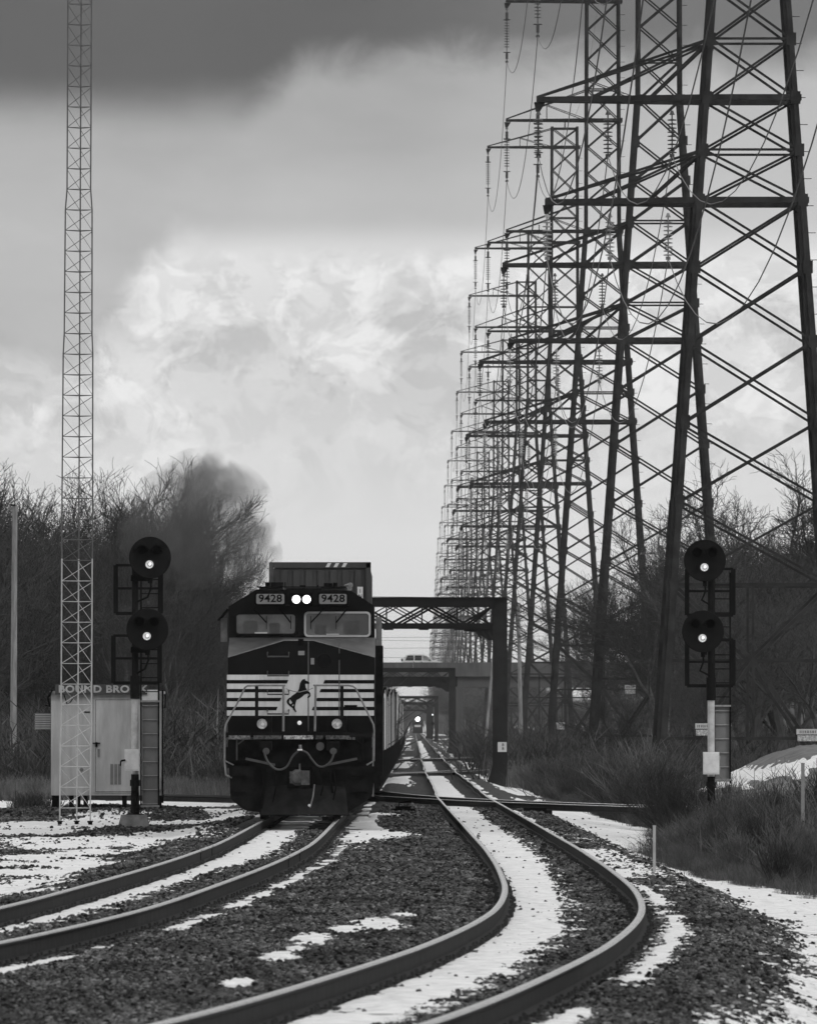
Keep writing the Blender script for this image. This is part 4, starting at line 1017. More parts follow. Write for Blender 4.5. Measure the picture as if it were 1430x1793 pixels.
while d_ < 1060:
    L = 16.2 if k % 3 else 18.6; z = float(zL(d_+8))
    well_car('low dark well car of the freight train, %s behind the locomotives' % ORDS[k], cx_, d_, z, L)
    v = shades[k % len(shades)]; hgt = 2.9
    if k == 0:
        container('dark ribbed container at the front of the stack above the cab roof, with slash marks', cx_, d_+2.0, z+3.25, 14.6, 2.88, .06, 'a', True)
        container('dark container under the ribbed one, hidden behind the locomotives', cx_, d_+2.0, z+.36, 14.6, 2.87, .09, 'b')
    else:
        base = .42+.25*((k*5) % 3); top = np.interp(d_, [260, 320, 400, 508, 616, 724, 1200], [3.2, 3.38, 3.66, 4.05, 4.45, 4.6, 4.4])-.12*((k*7) % 4)+z*.5
        hh = top-base
        tone = 'pale' if v > .28 else ('grey' if v > .12 else 'dark')
        tone2 = '%s container on the freight train, %s row of containers back from the locomotives' % (tone, ORDS[k])
        cc = container(tone2, cx_, d_+1.6, z+base, L-3.2, hh, v, 'c%d' % (k % len(shades)), w_=2.5)
        cc['group'] = 'containers on the freight train'
    d_ += L+.9; k += 1

# ------------------------------------------------------------------ signals beside the track
def signal(label, mx, d, zb, t1, t2, lad_side, frames, box, white, guard, basez, fpx):
    """mx: mast px. all px measured in the photograph, at distance d"""
    s_ = F/d; X0 = (mx-723)/s_
    g = thing('railway_signal', label, 'railway signal', (X0, d, zb))
    def P(px, py): return ((px-mx)/s_, 2-(py-1278)/s_-zb)
    ztop = P(mx, t1[1]-10)[1]; zw1 = P(mx, white[0])[1]; zw0 = P(mx, white[1])[1]
    MB().cyl((0, 0, zw1), .072, ztop-zw1, 16, 'z').build('upper_mast', M_sigb, g)
    MB().cyl((0, 0, zw0), .078, zw1-zw0, 16, 'z').build('white_mast', M_mastw, g)
    MB().cyl((0, 0, zw1-.02), .105, .5, 16, 'z').build('mast_collar', M_sigb, g)
    MB().cyl((0, 0, .3), .085, zw0-.3, 16, 'z').cyl((0, 0, zw0-.26), .11, .14, 16, 'z').build('mast_foot', M_under, g)
    MB().lathe([(.0, .30), (.20, .30), (.20, .34), (.1, .36), (.09, .8)], 14).build('base_flange', M_under, g)
    m = MB(); m.add([(-.50, -.42, -.5), (.42, -.42, -.5), (.42, .42, -.5), (-.50, .42, -.5), (-.30, -.26, .33), (.26, -.26, .33), (.26, .26, .33), (-.30, .26, .33)], [(0,3,2,1),(4,5,6,7),(0,1,5,4),(1,2,6,5),(2,3,7,6),(3,0,4,7)])
    m.build('concrete_base', M_conc, g)
    for (tx, ty) in (t1, t2):
        x, z = P(tx, ty); r = 36.8/s_
        h = place('signal_head', None, g, (x, -.45, z))
        me = MB().lathe([(0, 0.02), (r*.97, 0.02), (r, .03), (r, .06), (r*.97, .07), (0, .07)], 48, 'y').box(-.2, .2, .07, .3, -.24, .2).mesh('signal_head', M_sigb); 
        bpy.data.objects.remove(h); h = place('signal_head', me, g, (x, -.45, z))
        for dx, dz in ((-13.5, 12.5), (12.5, 12.5), (-1, -11.8)):
            on = dz < 0; cx, cz = dx/s_, dz/s_
            # visor hood: an open half tube round each lens
            vs = []; n = 14; rr = .118
            for yy in (-.22, .02):
                for j in range(n+1):
                    a = math.radians(-10+200*j/n) if not on else math.radians(-30+240*j/n); vs.append((cx+rr*math.cos(a), yy*(1 if not on else .5), cz+rr*math.sin(a)))
            hv = MB().add(vs, [(j, j+1, n+2+j, n+1+j) for j in range(n)]); hv.build('visor', M_dark, h)
            if on:
                MB().cyl((cx, -.005, cz), .088, .02, 20).build('lit_lens', M_lit if True else M_litd, h)
                MB().lathe([(.03, -.012), (.05, -.0075)], 14, 'y', (cx+.005, 0, cz-.005)).build('lens_ring', M_litd, h); MB().lathe([(0, -.014), (.028, -.012)], 12, 'y', (cx+.014, 0, cz+.012)).build('bulb', mat('signal bulb glow', .8, .3, emit=1.6), h)
            else: MB().cyl((cx, -.005, cz), .09, .02, 20).build('dark_lens', M_dlens, h)
        MB().box(-x-.09, .22-x if 0 else .05, .28, .42, -r-.05, -r+.08).cyl((.0, .1, -r-.1), .05, .14, 10, 'z').build('mounting_bracket', M_under, h)
        P0 = [(.0, .2, -r-.02), (.02, .25, -r-.2), (-.06, .35, -r-.4), (-x-.0, .42, -r-.52)]
        MB().tube(P0, .022, 8).build('cable', M_under, h)
    for (fx0, fy0, fx1, fy1) in frames:
        a = P(fx0, fy0); b = P(fx1, fy1); f = place('platform_frame', None, g); bpy.data.objects.remove(f)
        m = MB(); t_ = .055; y = .28
        m.bar((a[0], y, a[1]), (b[0], y, a[1]), .05, t_).bar((a[0], y, b[1]), (b[0], y, b[1]), .05, t_*1.3).bar((a[0], y, a[1]), (a[0], y, b[1]), .1, .05).bar((b[0], y, a[1]), (b[0], y, b[1]), .1, .05)
        mz = a[1]*.52+b[1]*.48; m.bar((a[0], y, mz), (b[0], y, mz), .04, .05)
        m.build('platform_frame', M_sigb, g)
        MB().bar((0, .0, mz), (0, y, mz), .05).bar((0, 0, b[1]), (0, y, b[1]), .05).build('frame_bracket', M_sigb, g)
    # ladder
    lx0, lx1, lyt, lyb = lad_side; a = P(lx0, lyt); b = P(lx1, lyb)
    for x in (a[0], b[0]): MB().box(x-.018, x+.018, .44, .50, b[1], a[1]).build('ladder_rail', M_under, g)
    z = b[1]+.05
    while z < a[1]-.05:
        MB().tube([(a[0], .47, z), (b[0], .47, z)], .012, 5).build('rung', M_under if z > P(0, guard[1])[1] else M_galv, g); z += 24.6/s_
    if guard:
        c0 = P(lx0+2, guard[1]); c1 = P(lx1-1, guard[3])
        MB().box(c0[0], c1[0], .505, .52, c1[1], c0[1]).build('climbing_guard', M_guard, g)
        for zz in (c0[1], c1[1]): MB().box(c0[0]-.03, c1[0]+.03, .43, .50, zz-.02, zz+.02).build('guard_rail', M_galv, g)
    a = P(box[0], box[1]); b = P(box[2], box[3])
    bx = MB().box(a[0], b[0], -.36, -.10, b[1], a[1]).build('case', M_boxw, g)
    MB().box(a[0]+.02, b[0]-.03, -.375, -.361, b[1]+.03, a[1]-.03).build('case_door', M_boxw, bx)
    MB().box(b[0], b[0]+.025, -.34, -.3, a[1]-.16, a[1]-.09).box(b[0], b[0]+.025, -.34, -.3, b[1]+.09, b[1]+.15).build('hinge', M_galv, bx)
    MB().bar((a[0]+.02, -.4, (a[1]+b[1])/2), (a[0]-.08, -.4, (a[1]+b[1])/2-.02), .04).bar((a[0]-.08, -.4, (a[1]+b[1])/2-.02), (a[0]-.09, -.4, (a[1]+b[1])/2-.13), .03).build('latch', M_dark, bx) if mx < 500 else None
    return g
signal('left two-headed railway signal before the BOUND BROOK hut, its climbing ladder on the right', 236.5, 225, -.19, (263.5, 977), (259, 1102.5), (246, 277, 1000, 1412),
       [(202, 989.5, 281, 1074), (198, 1113, 279, 1196)], (219, 1312, 245, 1350), (1222, 1356), (0, 1228, 0, 1412), 1440, None)
signal('right two-headed railway signal rising out of the brush, both lower lamps lit', 1244.5, 225, -.42, (1233, 982), (1229.5, 1106), (1251, 1279, 1002, 1372),
       [(1203, 996, 1284, 1077), (1203, 1120, 1284, 1201)], (1230, 1317, 1258, 1356), (1225, 1360), (0, 1236, 0, 1366), 1460, None)

# ------------------------------------------------------------------ signal hut
hd = 272.0; hs = F/hd; hx0, hx1 = (90-723)/hs, (283-723)/hs; hzb = 2-(1393-1278)/hs; hzt = 2-(1215-1278)/hs
hut = thing('signal_hut', 'grey metal equipment hut carrying the BOUND BROOK sign', 'signal hut', ((hx0+hx1)/2, hd, hzb))
HW = (hx1-hx0)/2; HH = hzt-hzb
def hp(px, py): return ((px-723)/hs-(hx0+hx1)/2, 2-(py-1278)/hs-hzb)
MB().box(-HW, HW, 0, 2.4, 0, HH).build('wall', M_house, hut)
MB().box(-HW-.04, HW+.04, -.05, 2.45, HH+.003, HH+.07).build('roof', M_house, hut)
for px in (90.5, 153, 281): a = hp(px, 1300); MB().box(a[0]-.015, a[0]+.015, -.012, -.002, .02, HH-.02).build('wall_seam', M_house, hut)
a = hp(168, 1226); b = hp(232, 1386); dr = MB().box(a[0], b[0], -.03, -.003, b[1], a[1]).build('door', M_house, hut)
ringmb([(a[0]-.05, a[1]+.05), (b[0]+.05, a[1]+.05), (b[0]+.05, b[1]-.03), (a[0]-.05, b[1]-.03)], [(a[0]-.012, a[1]+.012), (b[0]+.012, a[1]+.012), (b[0]+.012, b[1]-.012), (a[0]-.012, b[1]-.012)], -.035, -.002).build('door_frame', M_house, hut)
ringmb([(a[0]-.012, a[1]+.012), (b[0]+.012, a[1]+.012), (b[0]+.012, b[1]-.012), (a[0]-.012, b[1]-.012)], [(a[0], a[1]), (b[0], a[1]), (b[0], b[1]), (a[0], b[1])], -.006, -.002).build('door_gap', M_dark, hut)
for px in (196, 203, 209.5): a = hp(px-2.6, 1338); b = hp(px+2.6, 1374); MB().box(a[0], b[0], -.04, -.031, b[1], a[1]).build('louver', M_louver, dr)
a = hp(169, 1303); MB().bar((a[0]-.1, -.06, a[1]+.02), (a[0]+.1, -.06, a[1]+.02), .03).box(a[0]-.03, a[0]+.03, -.08, -.03, a[1]-.08, a[1]+.05).build('padlock', M_dark, dr)
a = hp(173, 1318); MB().box(a[0]-.03, a[0]+.03, -.05, -.031, a[1]-.12, a[1]+.1).build('handle', M_louver, dr)
a = hp(143, 1348); MB().lathe([(0, -.03), (.05, -.03), (.05, -.002)], 12, 'y', (a[0], 0, a[1])).build('vent_cap', M_louver, hut)
a = hp(148, 1247); MB().box(a[0], a[0]+.15, -.02, -.002, a[1]-.015, a[1]+.015).build('drip_strip', M_dark, hut)
a = hp(97, 1198.5); b = hp(258, 1216.5)
sg = MB().box(a[0], b[0], -.16, -.12, b[1], a[1]).build('name_sign', M_sign, hut)
c_ = hp(178.5, 1207.3); letters('lettering', 'BOUND BROOK', .262, M_letter, sg, (c_[0]+.03, -.166, c_[1]), .003, .009, 1.07, sx=1.165)
m = MB()
for x in np.linspace(a[0]+.1, b[0]-.1, 5): m.bar((x, -.12, HH+.02), (x, .05, HH+.05), .03)
m.build('sign_bracket', M_under, hut)
a = hp(60, 1249); b = hp(89.5, 1278); ac = MB().box(a[0], b[0], .3, .9, b[1], a[1]).build('air_conditioner', M_guard, hut)
for k in range(7): MB().box(a[0]+.02, b[0]-.02, .285, .299, b[1]+.03+k*.06, b[1]+.055+k*.06).build('slat', M_house, ac)
a = hp(262, 1200); b = hp(278, 1229)
MB().box(hp(246, 0)[0], hp(276, 0)[0], -.10, -.03, hp(0, 1229)[1], hp(0, 1208)[1]).build('pale_wall_plate', M_boxw, hut)  # added pale plate standing for the lighter wall above the climbing guard
MB().tube([(hp(92, 0)[0], -.1, HH+.1), (hp(84, 0)[0], -.1, HH-.1), (hp(88, 0)[0], -.1, HH-.35), (hp(80, 0)[0], -.1, HH-.3)], .03, 6).build('conduit', M_dark, hut)
for (px0, px1), mm in (((262, 282), 0),): MB().box(hp(px0, 0)[0], HW-.02, -.14, -.02, hp(0, 1383)[1], hp(0, 1362)[1]).build('battery_case', M_house, hut)
MB().tube([(hp(112, 0)[0], -.1, HH), (hp(118, 0)[0], -.15, HH-.28), (hp(124, 0)[0], -.15, HH-.22), (hp(133, 0)[0], -.1, HH)], .015, 6).build('drooping_cable', M_dark, hut)
for px in (95, 101, 125, 137, 150, 218, 255, 279):
    a = hp(px, 0); MB().box(a[0]-.06, a[0]+.06, .05, .2, -.55, -.003).build('leg', M_dark, hut)
MB().tube([(HW+.03, -.05, -.2), (HW+.03, -.05, HH+.1)], .03, 6).build('downpipe', M_under, hut)

# ------------------------------------------------------------------ lattice radio mast
md = 240.0; ms_ = F/md
mast = thing('lattice_mast', 'tall slender three-legged lattice radio mast in front of the hut', 'radio mast', ((132-723)/ms_, md, 2-(1436-1278)/ms_))
mz0 = mast.location.z
def mleg(i, z):
    # leg spread steps down with height
    py = 1278-(z+mz0-2)*ms_
    hwid = 26.5 if py > 965 else (27.0-(965-py)*.0035 if py > 590 else (24.2-(590-py)*.004 if py > 355 else 20.6))
    cx = 132+(py-1278)*-.0 + (1.2 if py < 1278 else 0) + (max(0, 1440-py))*.0042
    X = [-hwid, 1.5, hwid][i]/ms_; Y = [-.18, .42, -.10][i]
    return Vector((X+(cx-132)/ms_, Y*hwid/26, z))
M_mast_lit = mat('lit galvanised mast steel', .55, .5, var=.1, scale=8); M_mast_shade = mat('shaded upper mast steel', .11, .6, var=.2, scale=4)  # weaker light on the upper sections is painted into a darker steel colour
ztop_m = 26.0; lv = [.28+.482*k for k in range(int((ztop_m-.3)/.482)+1)]
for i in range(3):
    for za, zb_, mm in ((-.25, 6.1, M_mast_lit), (6.1, ztop_m, M_mast_shade)):
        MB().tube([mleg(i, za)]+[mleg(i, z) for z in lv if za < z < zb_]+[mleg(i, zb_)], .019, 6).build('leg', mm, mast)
    m = MB(); p = mleg(i, -.3); m.cyl((p.x, p.y, -.45), .05, .42, 8, 'z'); m.cyl((p.x, p.y, .05-.1), .07, .03, 8, 'z')
    m.build('anchor_foot', M_dark, mast)
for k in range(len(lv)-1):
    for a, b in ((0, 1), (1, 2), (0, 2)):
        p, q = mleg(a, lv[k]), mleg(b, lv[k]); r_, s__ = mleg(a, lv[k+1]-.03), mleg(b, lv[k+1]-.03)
        mm = M_mast_lit if lv[k] < 6.0 else M_mast_shade
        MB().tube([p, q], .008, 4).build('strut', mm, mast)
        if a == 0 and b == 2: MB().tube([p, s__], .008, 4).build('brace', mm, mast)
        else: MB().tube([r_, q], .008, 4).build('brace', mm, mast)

# ------------------------------------------------------------------ poles and posts
def wpole(label, px, ytop, d, r, zg=None, arm=False, lean=0):
    s_ = F/d; X = (px-723)/s_; zg = float(ground(X, d)) if zg is None else zg
    p = thing('utility_pole', label, 'utility pole', (X, d, zg)); zt_ = 2-(ytop-1278)/s_-zg
    MB().tube([(0, 0, -.3), (lean*.5, 0, zt_*.5), (lean, 0, zt_)], [r, r*.95, r*.78], 10).build('pole', M_wood, p)
    if arm:
        MB().box(-1.25, 1.15, -.16, -.03, zt_-.55, zt_-.43).build('crossarm', M_wood, p)
        for x in (-1.15, -.55, .55, 1.05): MB().lathe([(.0, .0), (.05, .0), (.06, .1), (.03, .16)], 8, 'z', (x, -.1, zt_-.43)).build('insulator', M_string, p)
        MB().cyl((.28, -.05, zt_-2.3), .26, .9, 12, 'z').build('transformer', M_under, p)
    else: MB().box(-r*.7, r*.7, -r*1.1, r*1.1, zt_, zt_+.06).build('cap', M_under, p)
    return p
wpole('pale wooden utility pole at the left edge before the bare trees', 23, 886, 392, .13, None, False, .06)
wpole('dark utility pole with crossarm and transformer behind the tower legs on the right', 1157, 955, 620, .2, None, True)
wpole('leaning pale pole standing beyond the bridge near the second gantry', 846, 1120, 800, .12, None, False, .9)
wpole('dark bare pole among the tower feet just right of the big gantry column', 913, 1062, 900, .19, None, False, -.3)
for (px, yt, yb, d, ww, lab, v) in ((1145, 1448, 1517, 150, 5, 'short pale marker stake in the snow right of the tracks', .35), (1405, 1338, 1492, 185, 6, 'grey marker post standing in the brush at the right edge', .22),
                          (380, 1330, 1368, 425, 3.0, 'small pale marker post left of the locomotive', .5), (804, 1298, 1325, 800, 2, 'thin dark stake beyond the second gantry column', .05)):
    s_ = F/d; X = (px-723)/s_; zt_ = 2-(yt-1278)/s_; zb = min(float(ground(X, d))-.1, 2-(yb-1278)/s_)
    p = thing('marker_post', lab, 'post', (X, d, zb)); w2 = ww/s_/2
    MB().box(-w2, w2, -w2, w2, 0, zt_-zb).build('post', mat('post %s' % px, v, .8, var=.2), p)
    MB().box(-w2*1.15, w2*1.15, -w2*1.15, w2*1.15, zt_-zb+.001, zt_-zb+.02).build('cap', mat('post %s' % px, v), p)
# far crossing street and utility wires seen through the gap
for i, (py, d) in enumerate(((1040, 700), (1112, 900), (1118, 905), (1131, 910), (1148, 920), (1094, 860))):
    s_ = F/d; z = 2-(py-1278)/s_; pts = []
    for k in range(25):
        f = k/24; x = -22+60*f; pts.append((x, d+f*6, z+(.012*(x*(1 if i % 2 else -.6)))-.8*4*f*(1-f)*.25))
    tag(MB().tube(pts, .014, 4).build('overhead_wire', M_wire), ['thin wire crossing the sky just above the big gantry', 'highest of the thin wires under the big gantry beam', 'second of the thin wires under the big gantry beam', 'middle thin wire over the road bridge', 'lowest thin wire just above the car on the bridge', 'thin wire running behind the gantry beam'][i], 'wire')

import bmesh
# ------------------------------------------------------------------ bare trees
def gen_tree(seed, fine=1.0, spread=.55, height=15.0):
    r = random.Random(seed); T_ = MB(); W_ = MB()
    def tri(m, p, q, r0, r1, n=3):
        d = (q-p)
        if d.length < 1e-5: return
        d.normalize(); up = Vector((0, 0, 1)) if abs(d.z) < .9 else Vector((1, 0, 0)); a = d.cross(up).normalized(); b = a.cross(d)
        vs = []
        for (c, rr) in ((p, r0), (q, r1)):
            for j in range(n):
                t = 2*math.pi*j/n; vs.append(c+a*(rr*math.cos(t))+b*(rr*math.sin(t)))
        m.add(vs, [(j, (j+1) % n, n+(j+1) % n, n+j) for j in range(n)])
    def grow(p, d, L, rad, lev):
        segs = 4 if lev < 2 else (3 if lev < 4 else 2)
        for s in range(segs):
            d2 = (d+Vector((r.gauss(0, 1), r.gauss(0, 1), r.gauss(0, .6)+.25))*(.10+.05*lev)).normalized()
            q = p+d2*(L/segs); r1 = rad*(1-.38/segs)
            tri(T_ if lev < 2 else W_, p, q, rad, r1, 6 if lev < 1 else (4 if lev < 3 else 3))
            p, d, rad = q, d2, r1
            if lev < 5 and (s > 0 or lev > 0):
                for _ in range(2 if lev >= 2 else 1):
                    if r.random() < (.9 if lev < 4 else .75*fine):
                        ax = Vector((r.gauss(0, 1), r.gauss(0, 1), r.gauss(0, .4))); ax = (ax-ax.project(d)).normalized()
                        nd = (d*math.cos(spread)+ax*math.sin(spread)*r.uniform(.7, 1.4)).normalized()
                        grow(p, nd, L*r.uniform(.48, .72), max(rad*r.uniform(.45, .65), .011), lev+1)
        if lev < 5: grow(p, (d+Vector((r.gauss(0, .2), r.gauss(0, .2), .1))).normalized(), L*.6, max(rad*.8, .011), lev+1)
    grow(Vector((0, 0, -.3)), Vector((r.gauss(0, .04), r.gauss(0, .04), 1)).normalized(), height*.42, height*.014, 0)
    zm = max(v[2] for v in W_.v)
    return T_.mesh('trunk', M_bark), W_.mesh('crown', M_twig), zm
protos = [gen_tree(s, f, sp_, 15) for s, f, sp_ in ((1, .9, .5), (2, .9, .62), (3, 1, .45), (5, .8, .7), (8, 1, .55))]
slim = [gen_tree(s, .5, .38, 15) for s in (11, 12)]
print('tree faces', [len(p[1].polygons) for p in protos+slim])
def where(px, ytop, d, side):
    if side == 'l': pl = ('beyond the left edge' if px < 0 else 'near the pale utility pole' if px < 55 else 'left of the radio mast' if px < 105 else 'behind the radio mast' if px < 165 else 'between the mast and the left signal' if px < 235 else 'behind the left signal' if px < 300 else 'between the left signal and the locomotive' if px < 385 else 'just left of the locomotive cab')
    else: pl = ('left of the second power tower' if px < 1040 else 'between the legs of the second tower' if px < 1150 else 'behind the left leg of the nearest tower' if px < 1215 else 'behind the right signal' if px < 1280 else 'right of the right signal' if px < 1350 else 'near the right edge of the wood')
    hgt = 'tall' if ytop < 880 else ('middling' if ytop < 940 else 'low')
    return '%s bare tree %s, %s' % (hgt, pl, 'in front' if d < 560 else ('midway back' if d < 680 else 'at the back'))
def tree(px, ytop, d, label, group, ps=None, wid=1.0, name='bare_tree'):
    if label in (LT, RT): label = where(px, ytop, d, 'l' if label == LT else 'r')
    s_ = F/d; X = (px-723)/s_; zg = float(ground(X, d)); H_ = 2-(ytop-1278)/s_-zg
    tm, cm, zm = R.choice(ps or protos); k = H_/zm
    t_ = thing(name, label, 'tree', (X, d, zg), R.uniform(0, 6.28), group); t_.scale = (k*wid, k*wid, k)
    place('trunk', tm, t_); place('crown', cm, t_)
    return t_
LT = 'dark bare tree in the crowded wood left of the tracks'; LG = 'bare trees of the left-hand wood'
RT = 'dark bare tree in the crowded wood right of the tracks'; RG = 'bare trees of the right-hand wood'
def prof_l(px):
    return np.interp(px, [-200, -60, 0, 60, 100, 130, 170, 225, 240, 320, 400, 430, 455, 480], [820, 800, 818, 870, 930, 1000, 1000, 950, 862, 838, 850, 885, 930, 1000])
for i in range(74):
    px = -190+i*8.9+R.uniform(-9, 9); d = R.uniform(430, 760)
    tp = prof_l(px)+R.choice([0, 10, 35, 70, 110])+R.uniform(-8, 14)
    if px < 300 and not (92 < px < 238): tree(px, tp, d, LT, LG, protos[2:3] if px > 225 else None, .8 if 60 < px < 230 else (.5 if px > 225 else 1.05))
fill_pts = []
for i in range(46):
    px = -150+i*13.2+R.uniform(-9, 9); d = R.uniform(420, 640)
    if px < 318: fill_pts.append((px, prof_l(px)+R.uniform(100, 200), d, .7 if px > 200 else 1.2))
for i in range(30):
    px = 232+i*3.1+R.uniform(-6, 6); d = R.uniform(480, 700)
    if px < 318: fill_pts.append((px, prof_l(px)+R.uniform(5, 90), d, .5))
for i in range(40):
    px = 305+i*4.0+R.uniform(-5, 5); fill_pts.append((px, max(float(prof_l(px)), 1015)+R.uniform(0, 90), R.uniform(470, 690), .5))
def mass(name, L, label):
    src_ = bpy.data.objects.new('wood_mass', bpy.data.meshes.new('wood_mass')); bmq = bmesh.new(); bmq.from_mesh(protos[2][1]); bmq.from_mesh(protos[2][0]); bmq.to_mesh(src_.data); bmq.free(); src_.data.materials.append(M_twig)
    P_, Ro, Sc = [], [], []
    for px, tp, d, wd in L:
        s_ = F/d; X = (px-723)/s_; zg = float(ground(X, d)); k_ = (2-(tp-1278)/s_-zg)/protos[2][2]
        P_.append((X, d, zg)); Ro.append((0, 0, R.uniform(0, 6.28))); Sc.append((k_*wd, k_*wd, k_))
    scatter(name, P_, src_, Ro, Sc, label)
mass('woods', fill_pts, 'dense dark mass of bare trees filling the wood left of the tracks')
for k_ in range(9):
    px = 100+k_*16; tree(px, 905+R.uniform(-20, 40), R.uniform(430, 600), LT, LG, slim, .8)
for px, tp, d, lab in ((118, 800, 560, 'thin sparse tree reaching above the wood just behind the radio mast'), (178, 812, 540, 'thin bare tree with a dark fork right of the radio mast'), (225, 800, 600, 'slender leaning tree above the left signal, tallest twigs of the gap'), (268, 792, 620, 'slim bare tree rising over the dark mass behind the left signal')):
    tree(px, tp, d, lab, None, slim, 1.15)
def prof_r(px):
    return np.interp(px, [1010, 1045, 1080, 1110, 1130, 1160, 1200, 1235, 1262, 1300, 1340, 1390, 1430, 1560], [1130, 1100, 1040, 1000, 940, 890, 930, 940, 850, 830, 850, 850, 860, 850])
for i in range(40):
    px = 1080+i*12+R.uniform(-8, 8); d = R.uniform(560, 900)
    if px < 1240 and i % 2: continue
    tree(px, prof_r(px)+R.choice([15, 60, 90, 140])+R.uniform(-6, 10), d, RT, RG, None, 1.0)
fill_pts = []
for i in range(44):
    px = 1090+i*11+R.uniform(-9, 9); fill_pts.append((px, prof_r(px)+(R.uniform(90, 180) if px > 1255 else R.uniform(190, 260)), R.uniform(520, 760), 1.3))
mass('woods', fill_pts, 'dense dark mass of bare trees filling the wood right of the tracks')
tree(1160, 866, 560, 'broad bare tree left of the nearest tower leg, standing against the sky', None, protos[:1], .85)
tree(1290, 781, 600, 'tallest bare tree, between the nearest tower legs above the right signal', None, protos[1:2], .95)
tree(1385, 806, 590, 'wide bare tree near the right edge above the wood', None, protos[4:5], 1.0)
tree(1052, 1075, 900, 'small bare tree left of the second tower leg over the bridge end', None, protos[3:4], 1.0)
tree(1095, 985, 760, 'spreading bare tree seen through the legs of the second tower', None, protos[2:3], 1.2)
# far woods beyond the bridge, one mass
src = bpy.data.objects.new('bare_tree_mass', MB().mesh('mass', M_twig))
import bmesh
bmx = bmesh.new(); bmx.from_mesh(protos[1][1]); bmx.from_mesh(protos[1][0]); me_ = bpy.data.meshes.new('mass'); bmx.to_mesh(me_); bmx.free(); me_.materials.append(mat('haze-lightened far twigs', .085, .9, var=.3, scale=2, rnd=.3, spec=.1)); src.data = me_  # twig colour lightened so the distant wood looks hazier
pts, rot, scl = [], [], []
for i in range(620):
    d = R.uniform(1250, 3600); side = R.random() < .55
    if side: X = R.uniform(7+(d-1250)*.0015, 26+d*.035)
    else: X = -R.uniform(9+(d-1250)*.002, 26+d*.035)
    h_ = R.uniform(6, 11)/protos[1][2]
    if d > 2600 and abs(X) < 18: h_ *= .8
    if 1700 < d < 2900 and i % 2: X = (X/abs(X))*R.uniform(10, 18); h_ = R.uniform(11, 13.5)/protos[1][2]
    pts.append((X, d, float(ground(X, d)))); rot.append((0, 0, R.uniform(0, 6.28))); scl.append((h_*1.6, h_*1.6, h_))
for i in range(260):
    d = R.uniform(3300, 4300); pts.append((R.uniform(-60, 60), d, 0)); rot.append((0, 0, R.uniform(0, 6))); h_ = R.uniform(9, 14)/protos[1][2]; scl.append((h_*1.6, h_*1.6, h_))
scatter('far_woods', pts, src, rot, scl, 'hazy mass of bare woods beyond the road bridge')

# ------------------------------------------------------------------ undergrowth
def brush_src(name, n, h, spread, m_, seed, rad=.012, lean=.5):
    r = random.Random(seed); m = MB()
    for i in range(n):
        x, y = r.gauss(0, spread), r.gauss(0, spread); a = r.uniform(0, 6.28); L = h*r.uniform(.45, 1.0); ln = abs(r.gauss(0, lean))
        dx, dy = math.cos(a)*ln, math.sin(a)*ln; p = Vector((x, y, 0)); q = p+Vector((dx*.35*L, dy*.35*L, L*.6)); e = q+Vector((dx*.6*L, dy*.6*L, L*.4))
        w_ = rad*r.uniform(.6, 1.4)
        for (s0, s1, w0, w1) in ((p, q, w_, w_*.7), (q, e, w_*.7, w_*.2)):
            vs = []
            for c, ww in ((s0, w0), (s1, w1)):
                for j in range(3): t = 2.094*j; vs.append(c+Vector((math.cos(t)*ww, math.sin(t)*ww, 0)))
            m.add(vs, [(j, (j+1) % 3, 3+(j+1) % 3, 3+j) for j in range(3)])
        for k in range(3):                 # side twigs
            f = r.uniform(.3, .95); b0 = p.lerp(q, f) if r.random() < .5 else q.lerp(e, f*.8); a2 = r.uniform(0, 6.28); l2 = L*r.uniform(.12, .3)
            b1 = b0+Vector((math.cos(a2)*.6, math.sin(a2)*.6, .7))*l2; vs = []
            for c, ww in ((b0, w_*.5), (b1, w_*.15)):
                for j in range(3): t = 2.094*j; vs.append(c+Vector((math.cos(t)*ww, math.sin(t)*ww, 0)))
            m.add(vs, [(j, (j+1) % 3, 3+(j+1) % 3, 3+j) for j in range(3)])
    return bpy.data.objects.new(name, m.mesh(name, m_))
b1 = brush_src('brush_clump', 130, 1.0, .38, M_brush, 1, .008); b2 = brush_src('brush_clump', 90, 1.0, .30, M_grass, 2, .008, .35)
b3 = brush_src('brush_clump', 80, 1.0, .4, mat('dark brush', .055, .9, var=.6, scale=.5, rnd=.5, spec=.2), 3, .016, .7)
def field(name, src_, n, fn, label):
    P_, Ro, Sc = [], [], []
    k = 0
    while len(P_) < n and k < n*30:
        k += 1; q = fn()
        if q is None: continue
        X, d, h = q; P_.append((X, d, float(ground(X, d))-.05)); Ro.append((R.gauss(0, .12), R.gauss(0, .12), R.uniform(0, 6.28))); Sc.append((h*R.uniform(.7, 1.2), h*R.uniform(.7, 1.2), h))
    scatter(name, P_, src_, Ro, Sc, label)
def fR(hlo, hhi):
    def f():
        d = R.uniform(152, 430)**1.0; X = R.uniform(3.5, 22)
        edge = np.interp(d, [150, 160, 185, 215, 260, 300, 340, 400, 430], [6.4, 5.6, 5.0, 5.2, 6.0, 5.6, 5.2, 5.2, 5.4])
        if X < edge+.6*(vnoise(np.array(d*.2), np.array(0.0), 3)-.3): return None
        if 723+X*F/d > 1500: return None
        if d < 195 and X < edge+1.0 and R.random() < .4: return None
        if 300 < d < 400 and X > 8.3: return None
        e = min(1, (X-edge)/1.6); base = np.interp(d, [150, 200, 260, 330, 430], [.75, .75, .62, .75, 1.25])
        nz = .35+1.25*float(vnoise(np.array(X*.45), np.array(d*.06), 5)); return X, d, base*(.45+.55*e)*nz*R.uniform(hlo, hhi)
    return f
field('dry_brush', b1, 2300, fR(.7, 1.1), 'tangled grey-brown dry brush covering the bank right of the tracks')
